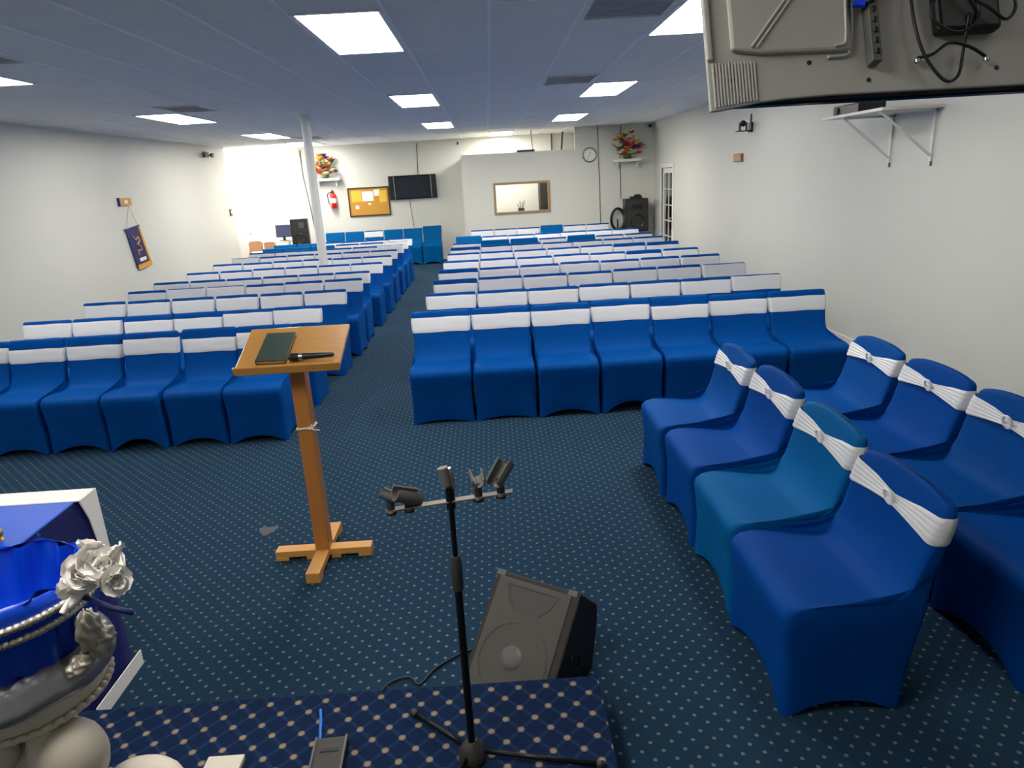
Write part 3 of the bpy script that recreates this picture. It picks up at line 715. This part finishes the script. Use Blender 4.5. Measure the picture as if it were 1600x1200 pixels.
# local: x across, y depth (negative toward camera), z up along the panel
bm = BM(); box(bm, .010, 1.11, .0085, .034, .0145, .67); obj('bezel', bm, 'tvblack', t, bevel=.008)
bm = BM(); box(bm, .05, 1.07, .0341, .036, .05, .64); obj('screen', bm, 'screen', t)
def xz_prism(pts, y0, y1):
    bm = BM(); loft(bm, [[(x, y0, z) for x, z in pts], [(x, y1, z) for x, z in pts]]); return bm
sh = [(.0, .0), (.02, .001), (.05, .006), (.10, .014), (.16, .019), (.25, .022), (.9, .022), (1.02, .014), (1.12, 0), (1.12, .68), (0, .68)]
obj('back_shell', xz_prism(sh, 0, .008), 'tvshell', t, bevel=.003)
for k in range(14):
    u = .012+.0066*k; z0 = .004+.0009*k
    obj('fluting_ridge', T([(u, -.001, z0+.003), (u, -.0015, .100)], .0022, 6), 'tvshell', t)
# raised cover plates and ribs
obj('raised_cover', xz_prism([(.05, .122), (.112, .112), (.30, .110), (.30, .66), (.05, .66)], -.012, .001), 'tvshell', t, bevel=.006)
obj('edge_strip', xz_prism([(.0, .105), (.012, .105), (.012, .68), (0, .68)], -.008, 0), 'tvshell', t, bevel=.003)
for du in (0, .012): obj('diagonal_rib', T([(.090+du, -.013, .124), (.172+du, -.013, .228), (.30+du*.5, -.013, .39)], .003, 6), 'tvshell', t)
obj('l_rib', T(smooth_path([(.250, -.003, .100), (.285, -.003, .102), (.296, -.004, .112), (.305, -.005, .17), (.312, -.005, .24)]), .004, 6), 'tvshell', t, smooth=True)
obj('l_rib', T(smooth_path([(.262, -.014, .118), (.277, -.014, .119), (.285, -.014, .13), (.290, -.014, .19), (.292, -.014, .24)]), .003, 6), 'tvshell', t, smooth=True)
for u, v in ((.051, .064), (.212, .092), (.332, .049), (.60, .06)): 
    obj('screw_hole', T([(u, -.001, v), (u, .001, v)], .005, 12), 'black', t)
# mount arm with slots
ar = obj('mount_arm', xz_prism([(.329, .075), (.349, .075), (.352, .60), (.332, .60)], -.028, -.001), 'grey', t, bevel=.002)
for k in range(8): obj('slot', T([(.339, -.0285, .09+.022*k), (.340, -.0285, .100+.022*k)], .004, 8), 'black', ar)
ar = obj('mount_arm', xz_prism([(.74, .075), (.76, .075), (.762, .60), (.742, .60)], -.028, -.001), 'grey', t, bevel=.002)
obj('mount_plate', xz_prism([(.40, .25), (.72, .25), (.72, .55), (.40, .55)], -.06, -.028), 'blackm', t, bevel=.004)
for z in (.30, .5): obj('mount_rail', xz_prism([(.31, z), (.78, z), (.78, z+.03), (.31, z+.03)], -.034, -.028), 'blackm', t)
obj('power_inlet_box', xz_prism([(.47, .13), (.60, .13), (.60, .25), (.47, .25)], -.03, 0), 'black', t, bevel=.008)
for u, v in ((.429, .078), (.572, .074)): obj('bolt', lathe(BM(), [(.006, 0), (.006, .006), (.002, .009)], seg=10), 'steel', t, smooth='auto', loc=(u, -.012, v-.004))
cabs = [[(.30, -.01, .24), (.305, -.02, .205), (.32, -.025, .195), (.34, -.03, .2)],
        [(.43, -.01, .24), (.425, -.02, .16), (.435, -.02, .10), (.455, -.02, .055), (.48, -.02, .028), (.505, -.02, .04), (.52, -.02, .09), (.53, -.035, .16)],
        [(.43, -.01, .085), (.455, -.022, .085), (.49, -.025, .105), (.53, -.025, .095), (.57, -.012, .08)],
        [(.50, -.035, .22), (.46, -.04, .19), (.45, -.04, .15), (.49, -.04, .12), (.53, -.04, .13), (.55, -.035, .17), (.52, -.04, .23)],
        [(.58, -.035, .2), (.65, -.03, .19), (.75, -.035, .185), (.95, -.03, .2), (1.05, -.02, .3)],
        [(.48, -.045, .24), (.52, -.05, .19), (.56, -.05, .16), (.60, -.04, .14), (.63, -.03, .18), (.60, -.03, .25)]]
for c_ in cabs: obj('cable', T(smooth_path(c_), .0032, 8), 'cable', t, smooth=True)
obj('blue_connector', T([(.304, -.018, .203), (.325, -.026, .196)], .008, 10), mat('blue_plug', (10, 60, 220), .35), t, smooth='auto')
bm = BM(); tube(bm, [(.56, -.05, .40), (.56, -.05-.1, .75), (.56, -.24, .93)], .02, 12); obj('ceiling_pole', bm, 'blackm', t, smooth='auto')

# ------------------------------------------------------------------ right wall items
t = thing('wall_shelf', 'white wall shelf on two brackets behind the hanging television', 'shelf', (3.935, 7.0, 2.41))
obj('board', B(-.54, 0, -.80, .32, .02, .045), 'white', t, bevel=.002)
for y in (-.04, -.70):
    s = obj('bracket', BB((-.022, 0, y-.015, y+.015, -.42, .02), (-.50, 0, y-.015, y+.015, .0, .02)), 'white', t)
    obj('brace', T([(-.48, y, .0), (-.02, y, -.37)], .012, 8), 'white', s, smooth='auto')
    obj('bracket_foot', B(-.012, 0, y-.008, y+.008, -.46, -.42), 'grey', s)
t = thing('projector', 'flat black device box on the white wall shelf', 'projector', (3.58, 7.0, 2.456))
obj('body', B(-.11, .15, -.25, .25, .0, .09), 'black', t, bevel=.01); obj('lens', T([(-.125, .15, .045), (-.108, .15, .045)], .03, 16), 'screen', t, smooth='auto')
t = thing('security_camera', 'black dome camera on an arm on the right wall', 'camera', (XR, 10.9, 2.6))
obj('wall_mount', B(-.03, 0, -.07, .07, -.09, .05), 'black', t, bevel=.005)
obj('arm', T([(-.015, 0, -.02), (-.015, 0, .17)], .012, 8), 'grey', t)
obj('tray', B(-.22, -.02, -.06, .06, -.075, -.06), 'black', t)
obj('yoke', BB((-.19, -.17, -.02, .02, -.06, .05), (-.09, -.07, -.02, .02, -.06, .05)), 'black', t)
obj('lens_head', ball(BM(), (-.13, 0, .04), .045, seg=14), 'black', t, smooth=True)
t = thing('wall_box', 'small brown box on the right wall below the camera', 'box', (XR, 11.36, 2.16))
obj('body', B(-.04, 0, -.17, .17, -.06, .06), 'brown', t, bevel=.004); obj('face_plate', B(-.043, -.04, -.14, .14, -.045, .045), 'ochre', t)
t = thing('corner_camera', 'tiny black camera under the ceiling in the far right corner', 'camera', (XR-.12, 17.1, 3.04))
obj('mount', B(-.02, .12, -.02, .02, .02, .05), 'white', t); obj('lens_head', ball(BM(), (0, 0, 0), .04, seg=12), 'black', t, smooth=True)
t = thing('corner_camera', 'tiny black camera on the back wall above the partition corner', 'camera', (-.72, YB-.1, 3.0))
obj('mount', B(-.015, .015, 0, .1, .0, .03), 'white', t); obj('lens_head', T([(0, -.06, -.03), (0, .02, .01)], .025, 10), 'black', t, smooth='auto')

# ------------------------------------------------------------------ partition wall items
YP = 17.25
t = thing('wall_clock', 'round white wall clock with silver rim on the partition wall', 'clock', (2.46, YP, 2.47), 0)
def ydisc(r, y0, y1, rin=None, c=(0, 0), seg=36):
    bm = BM(); ring = lambda rr, y: [(c[0]+rr*math.cos(2*PI*k/seg), y, c[1]+rr*math.sin(2*PI*k/seg)) for k in range(seg)]
    if rin: loft(bm, [ring(rin, y1), ring(rin, y0), ring((r+rin)/2, y0-.01), ring(r, y0), ring(r, y1)], False, False)
    else: loft(bm, [ring(r, y1), ring(r, y0)])
    return bm
obj('rim', ydisc(.17, -.035, 0, .145), 'steel', t, smooth='auto'); obj('face', ydisc(.146, -.015, 0), 'paper', t)
for k in range(12):
    a = PI/6*k; bm = BM(); box(bm, -.004, .004, -.018, -.015, .11, .13, Matrix.Rotation(a, 4, 'Y')); obj('hour_mark', bm, 'black', t)
for a, L_, w_ in ((20, .07, .005), (205, .1, .0035)):
    bm = BM(); box(bm, -w_, w_, -.021, -.018, -.01, L_, Matrix.Rotation(R(a), 4, 'Y')); obj('hand', bm, 'black', t)
def wire(pts, label, r=.008): return tag(obj('wire', T(pts, r, 6), 'cable', smooth=True), label, 'cable')
wire([(2.665, YP-.01, CE-.02), (2.672, YP-.01, 2.4), (2.69, YP-.01, 1.8), (2.70, YP-.01, .7)], 'long black wire hanging down the partition wall right of the clock')
wire([(3.21, YP-.006, CE-.02), (3.19, YP-.006, 2.36)], 'short black wire rising from the right flower shelf to the ceiling')
wire([(3.19, YP-.01, 2.24), (3.20, YP-.01, 1.42)], 'black wire running down from the right flower shelf')
wire([(-1.80, YB-.01, 3.05), (-1.83, YB-.02, 2.27)], 'black wire running up from the wall television to the ceiling')
wire([(-2.12, YB-.01, 1.68), (-2.07, YB-.01, .92)], 'thin wire hanging below the wall television', .005)
wire([(-4.86, YB-.01, 3.04), (-4.86, YB-.01, 2.4), (-4.78, YB-.012, 1.6), (-4.72, YB-.012, .9)], 'dark wire running down behind the white pillar', .012)
def flowers(name, label, c, seed, tall=.62, wid=.55):
    rnd = random.Random(seed); t = thing(name, label, 'flowers', c)
    obj('vase', lathe(BM(), [(.07, 0), (.1, .04), (.09, .1), (.06, .13)], seg=16), 'leaf', t, smooth=True)
    cols = ['fred', 'fpink', 'fyel', 'fcream', 'fpurp', 'forg', 'fred', 'fpink', 'fyel', 'fcream']
    for k in range(40):
        a = rnd.uniform(0, 2*PI); e = rnd.uniform(0, 1)**.6; z = .08+rnd.uniform(0, tall-.16)
        rr_ = wid/2*e*(1-.55*abs(z-.25)/tall)
        m_ = cols[(k*7+seed) % 10] if z < .35 else rnd.choice(['fyel', 'fcream', 'forg', 'fpurp'])
        petal_flower('blossom', Vector((rr_*math.cos(a), rr_*.18*math.sin(a)-.04, z)), rnd.uniform(.075, .115), m_, t, n=5, seed=k+seed, layers=2)
    bm = BM()
    for k in range(34):
        a = rnd.uniform(0, 2*PI); p = Vector((rnd.uniform(-.08, .08), rnd.uniform(-.04, .04), rnd.uniform(.1, .3)))
        d = Vector((math.cos(a)*wid*.5, math.sin(a)*.08-.03, rnd.uniform(-.05, .5)*tall)); s = Vector((-d.z, 0, d.x)).normalized()*.022
        v = [bm.verts.new(q) for q in (p, p+d*.5+s, p+d, p+d*.5-s)]; bm.faces.new(v)
    o = obj('leaf_spray', bm, 'leaf', t); o['kind'] = 'stuff'
    return t
def shelf(label, x, y, z, w_=.68):
    t = thing('flower_shelf', label, 'shelf', (x, y, z)); obj('board', B(-w_/2, w_/2, -.26, 0, -.03, .03), 'white', t, bevel=.004)
    for xx in (-w_/2+.1, w_/2-.1): obj('bracket', B(xx-.01, xx+.01, -.2, 0, -.16, -.03), 'white', t)
shelf('white shelf under the flowers on the partition wall', 3.33, YP, 2.30); flowers('flower_arrangement', 'silk flower arrangement on the shelf right of the clock', (3.33, YP-.18, 2.332), 5, .66, .72)
shelf('white shelf under the flowers beside the white pillar', -4.2, YB, 2.26, .66); flowers('flower_arrangement', 'silk flower arrangement on the shelf beside the white pillar', (-4.24, YB-.18, 2.292), 12, .66, .66)
# speaker on a stand and coiled hose
t = thing('floor_speaker', 'tall black loudspeaker on a stand in the far right corner', 'speaker', (3.50, 16.98, 0))
obj('cabinet', B(-.27, .27, -.2, .2, .66, 1.42), 'black', t, bevel=.02)
obj('grille', B(-.24, .24, -.208, -.2, .69, 1.39), 'rubber', t); obj('woofer', ydisc(.17, -.214, -.208, .14, (0, .9)), 'black', t, smooth='auto')
obj('horn', B(-.13, .13, -.214, -.208, 1.18, 1.30), 'black', t)
obj('stand_pole', T([(0, 0, .02), (0, 0, .66)], .02, 10), 'black', t); obj('stand_base', lathe(BM(), [(.2, 0), (.19, .02), (.03, .04)], seg=20), 'black', t, smooth='auto')
b = BM(); box(b, -.12, .14, -.1, .1, 1.42, 1.47); ball(b, (.05, 0, 1.48), .06, (1.5, 1, .6)); obj('cloth_bundle', b, 'cable', t, smooth='auto')
t = thing('coiled_hose', 'black coil leaning beside the corner loudspeaker', 'cable coil', (3.10, 17.12, .0))
obj('coil', T([(.0+.16*math.cos(a), .02*math.sin(a*2), .95+.25*math.sin(a)) for a in [2*PI*k/28 for k in range(29)]], .032, 10), 'cable', t, smooth=True)
obj('hook_stand', BB((-.012, .012, .04, .06, 0, .95), (-.1, .1, -.05, .1, 0, .02)), 'black', t)
tag(obj('network_box', BB((.74, 1.16, 17.22, 17.38, 2.622, 2.665)), 'black', bevel=.005), 'flat dark box lying on top of the partition wall', 'box')
wire([(1.12, 17.3, 2.667), (1.10, 17.3, 2.9), (1.09, 17.3, CE-.01)], 'black wire rising from the flat box on the partition top')
wire([(1.95, 18.6, 1.6), (1.93, 18.6, 2.6), (1.98, 18.6, CE-.01)], 'thick black wire hanging inside the partitioned room', .02)
tag(obj('conduit', T([(1.75, 19.25, 0.5), (1.75, 19.25, CE-.01)], .018, 8), 'grey', smooth=True), 'grey vertical pipe on the rear wall inside the partitioned room', 'pipe')
# inside the partition room
t = thing('cabinet', 'dark cabinet seen through the inner window', 'cabinet', (1.62, 18.6, 0))
obj('body', B(-.3, .3, -.3, .3, 0, 2.02), 'dark', t, bevel=.01); obj('door', B(-.28, .28, -.325, -.3, .05, 1.98), 'rubber', t); obj('handle', T([(-.2, -.34, .95), (-.2, -.34, 1.1)], .01, 8), 'steel', t)
t = thing('desk', 'white desk inside the partitioned room below the inner window', 'desk', (.6, 17.85, 0))
obj('desk_top', B(-.6, .6, -.4, .4, 1.18, 1.21), 'white', t)
for x_ in (-.56, .52):
    for y_ in (-.36, .32): obj('leg', B(x_, x_+.04, y_, y_+.04, 0, 1.18), 'white', t)
t = thing('brush_pot', 'dark pot of brushes seen through the inner window', 'pot', (.80, 17.75, 1.212))
obj('pot', lathe(BM(), [(.05, 0), (.085, .06), (.075, .1)], seg=16), 'dark', t, smooth=True)
for k, (dx, dz) in enumerate(((-.09, .2), (-.03, .26), (.04, .24), (.09, .28))): obj('brush', T([(dx*.4, 0, .08), (dx, 0, dz)], .008, 6), 'dark', t)

# ------------------------------------------------------------------ back wall items
t = thing('wall_television', 'flat black television with side speakers on the back wall', 'television', (-1.99, YB-.02, 1.965)); t.rotation_euler = (R(4), 0, R(0))
obj('bezel', B(-.63, .63, -.09, -.01, -.31, .30), 'tvblack', t, bevel=.006)
obj('screen', B(-.46, .46, -.094, -.09, -.27, .26), 'screen', t)
for s in (-1, 1):
    obj('side_speaker', B(*sorted((s*.62, s*.52)), -.1, -.09, -.30, .29), 'black', t, bevel=.004)
    obj('silver_strip', B(*sorted((s*.475, s*.50)), -.1, -.09, -.30, .29), 'steel', t)
obj('wall_bracket', B(-.1, .1, -.01, .02, -.1, .1), 'black', t)
t = thing('cork_board', 'cork notice board with dark frame on the back wall', 'notice board', (-3.195, YB, 1.64))
hw, hh = .55, .375
obj('cork_panel', B(-hw+.03, hw-.03, -.015, 0, -hh+.03, hh-.03), 'cork', t)
for a in ((-hw, hw, -.03, 0, -hh, -hh+.035), (-hw, hw, -.03, 0, hh-.035, hh), (-hw, -hw+.035, -.03, 0, -hh+.035, hh-.035), (hw-.035, hw, -.03, 0, -hh+.035, hh-.035)): obj('frame_bar', B(*a), 'frame', t)
for (x, z, w_, h_, m_, lb) in ((-.03, .14, .30, .25, 'paper', 'white sheet pinned at the top middle of the cork board'), (.22, .22, .16, .16, 'paper', 'white sheet pinned at the top right of the cork board'),
                           (-.33, -.13, .09, .09, 'paper', 'small white note pinned at the left of the cork board'), (.01, -.06, .08, .05, 'fcream', 'small cream note pinned in the middle of the cork board'),
                           (-.33, .15, .26, .28, 'fyel', 'yellow sheet pinned at the top left of the cork board'), (.38, .12, .2, .3, 'fyel', 'yellow sheet pinned at the right of the cork board')):
    tag(obj('pinned_paper', B(-3.195+x-w_/2, -3.195+x+w_/2, YB-.0165-random.uniform(.001, .003), YB-.0155, 1.64+z-h_/2, 1.64+z+h_/2), 'cork' if m_ == 'fyel' and False else m_), lb, 'paper', 'papers on the cork board')
t = thing('fire_extinguisher', 'red fire extinguisher hanging on the back wall below the flowers', 'fire extinguisher', (-4.13, YB-.09, 1.52))
obj('cylinder', lathe(BM(), [(.075, 0), (.085, .02), (.085, .33), (.06, .38), (.03, .40)], seg=20), 'red', t, smooth='auto')
obj('label_band', lathe(BM(), [(.0865, .14), (.0865, .26)], seg=20, cap=False), 'paper', t)
obj('valve', BB((-.05, .05, -.015, .015, .40, .43), (-.02, .02, -.02, .02, .43, .47)), 'black', t); obj('hose', T(smooth_path([(-.04, -.02, .42), (-.13, -.03, .36), (-.12, -.04, .2), (-.1, -.04, .12)]), .012, 8), 'black', t, smooth=True)
obj('wall_hook', B(-.02, .02, .06, .09, .36, .44), 'steel', t)
t = thing('wall_panel', 'white framed panel high on the back wall left of the pillar', 'panel', (-5.35, YB, 2.63))
obj('panel', B(-.41, .41, -.012, 0, -.31, .31), 'white', t)
for a in ((-.45, .45, -.04, 0, -.35, -.31), (-.45, .45, -.04, 0, .31, .35), (-.45, -.41, -.05, 0, -.31, .31), (.41, .45, -.04, 0, -.31, .31)): obj('frame_bar', B(*a), 'fix', t)
# lobby corner: speaker, table, screen, wooden chairs
t = thing('loudspeaker', 'black loudspeaker on a pole left of the white pillar', 'speaker', (-4.84, 18.2, 0), R(8))
obj('cabinet', B(-.21, .21, -.18, .18, .62, 1.34), 'black', t, bevel=.015); obj('grille', B(-.185, .185, -.187, -.18, .65, 1.31), 'rubber', t)
obj('woofer', ydisc(.14, -.192, -.187, .115, (0, .85)), 'black', t, smooth='auto'); obj('horn', B(.0, .12, -.192, -.187, 1.12, 1.26), 'grey', t)
obj('pole', T([(0, 0, .02), (0, 0, .62)], .018, 10), 'black', t); obj('base', lathe(BM(), [(.2, 0), (.19, .02), (.03, .04)], seg=20), 'black', t, smooth='auto')
t = thing('side_table', 'low white table at the far left under the small screen', 'table', (-5.50, 18.55, 0))
obj('table_top', B(-.38, .34, -.25, .25, .77, .80), 'white', t)
for x_ in (-.36, .28):
    for y_ in (-.23, .19): obj('leg', B(x_, x_+.04, y_, y_+.04, 0, .77), 'white', t)
t = thing('monitor', 'small dark screen standing on the white table at the far left', 'monitor', (-5.36, 18.5, .80))
mt = Matrix.Translation((0, 0, .09)) @ Matrix.Rotation(R(-8), 4, 'X')
bm = BM(); box(bm, -.2, .2, 0, .02, 0, .31, mt); obj('bezel', bm, 'black', t, bevel=.004)
bm = BM(); box(bm, -.185, .185, -.003, 0, .015, .295, mt); obj('screen', bm, mat('blue_grey_screen', (70, 78, 112), .2), t)
obj('stand', BB((-.03, .03, 0, .04, 0, .12), (-.12, .12, -.05, .1, 0, .012)), 'black', t)
for k, (x, y, lb) in enumerate(((-6.1, 18.35, 'tan wooden chair at the far left by the open door'), (-5.64, 17.75, 'tan wooden chair at the far left beside the white table'))):
    t = thing('wooden_chair', lb, 'chair', (x, y, 0), R(8-30*k), 'wooden chairs at the far left')
    obj('seat', B(-.2, .2, -.2, .2, .42, .45), 'tan', t, bevel=.01)
    bm = BM(); loft(bm, [[(x_, y_, z_) for x_, z_ in ((-.17, .56), (.17, .56), (.18, .78), (.12, .83), (-.12, .83), (-.18, .78))] for y_ in (.17, .195)]); obj('backrest', bm, 'tan', t, bevel=.005)
    for a in ((-.18, -.18), (.15, -.18)): obj('leg', B(a[0], a[0]+.03, a[1], a[1]+.03, 0, .42), 'tan', t)
    for x_ in (-.18, .15): obj('leg', B(x_, x_+.03, .165, .195, 0, .62), 'tan', t)

# ------------------------------------------------------------------ left wall items (x = XL, facing +x)
t = thing('emergency_light', 'grey twin-head emergency light high on the left wall', 'emergency light', (XL, 16.7, 2.93))
obj('housing', B(0, .06, -.12, .1, -.07, .05), 'grey', t, bevel=.006)
for y in (-.2, .19): obj('lamp_head', T([(.05, y, -.01), (.12, y, -.03)], [.035, .055], 14), 'grey', t, smooth='auto')
obj('crossbar', T([(.05, -.2, -.01), (.05, .19, -.01)], .012, 8), 'grey', t)
t = thing('wall_plaque', 'small tan plaque on the left wall above the banner', 'plaque', (XL, 12.7, 2.01))
obj('body', B(0, .03, -.21, .2, -.065, .065), 'ochre', t, bevel=.004); obj('end_cap', B(0, .034, -.23, -.2, -.07, .07), 'navy', t); obj('centre_mark', B(.03, .033, -.05, .06, -.03, .03), 'fcream', t)
t = thing('banner', 'small navy banner with gold fringe hanging on strings on the left wall', 'banner', (XL+.02, 12.83, 1.2))
def yz(pts, x0, x1):
    bm = BM(); loft(bm, [[(x0, y-12.83, z-1.2) for y, z in pts], [(x1, y-12.83, z-1.2) for y, z in pts]]); return bm
q = [Vector((12.50, 1.54)), Vector((12.98, 1.58)), Vector((13.18, .90)), Vector((12.66, .86))]
mixq = lambda u, v: tuple((q[0]*(1-u)+q[1]*u)*(1-v)+(q[3]*(1-u)+q[2]*u)*v)
obj('cloth', yz([mixq(0, 0), mixq(1, 0), mixq(1, 1), mixq(0, 1)], 0, .008), 'banner', t)
obj('gold_edge', yz([mixq(.92, 0), mixq(1.05, 0), mixq(1.05, 1.03), mixq(.92, 1.03)], 0, .012), 'goldtrim', t)
obj('gold_fringe', yz([mixq(.05, .93), mixq(1.03, .93), mixq(1.03, 1.05), mixq(.05, 1.05)], 0, .011), 'goldtrim', t)
obj('rod', T([(.006, 12.47-12.83, 1.54-1.2), (.006, 13.0-12.83, 1.59-1.2)], .012, 8), 'navy', t)
# emblem: a tan S-like scroll with a small light panel below it
obj('emblem_scroll', T(smooth_path([(.012, mixq(a, b_)[0]-12.83, mixq(a, b_)[1]-1.2) for a, b_ in ((.28, .18), (.42, .3), (.66, .26), (.62, .38), (.44, .42), (.62, .5), (.6, .6), (.4, .58), (.34, .7))], 5), .014, 6), 'ochre', t, smooth=True)
obj('light_panel', yz([mixq(.3, .78), mixq(.78, .78), mixq(.78, .87), mixq(.3, .87)], .008, .012), 'paper', t)
for y_ in (12.52, 12.96): obj('string', T([(.012, y_-12.83, 1.55-1.2), (.012, 12.76-12.83, 1.945-1.2)], .0035, 6), 'tan', t)
t = thing('wall_switch', 'small grey thermostat near the far end of the left wall', 'thermostat', (XL, 17.71, 1.6))
obj('plate', B(0, .03, -.05, .05, -.08, .08), 'grey', t, bevel=.004); obj('dial', B(.03, .035, -.03, .03, -.03, .05), 'paper', t)
tag(obj('carpet_stain', lathe(BM(), [(.055, 0), (.05, .0015)], (-1.52, 3.98, .0005), 14, fn=lambda r, z, a: (r*(1+.3*math.sin(3*a)), z)), mat('stain', (84, 82, 84), .9)), 'small brown stain patch on the carpet left of the lectern', 'stain')
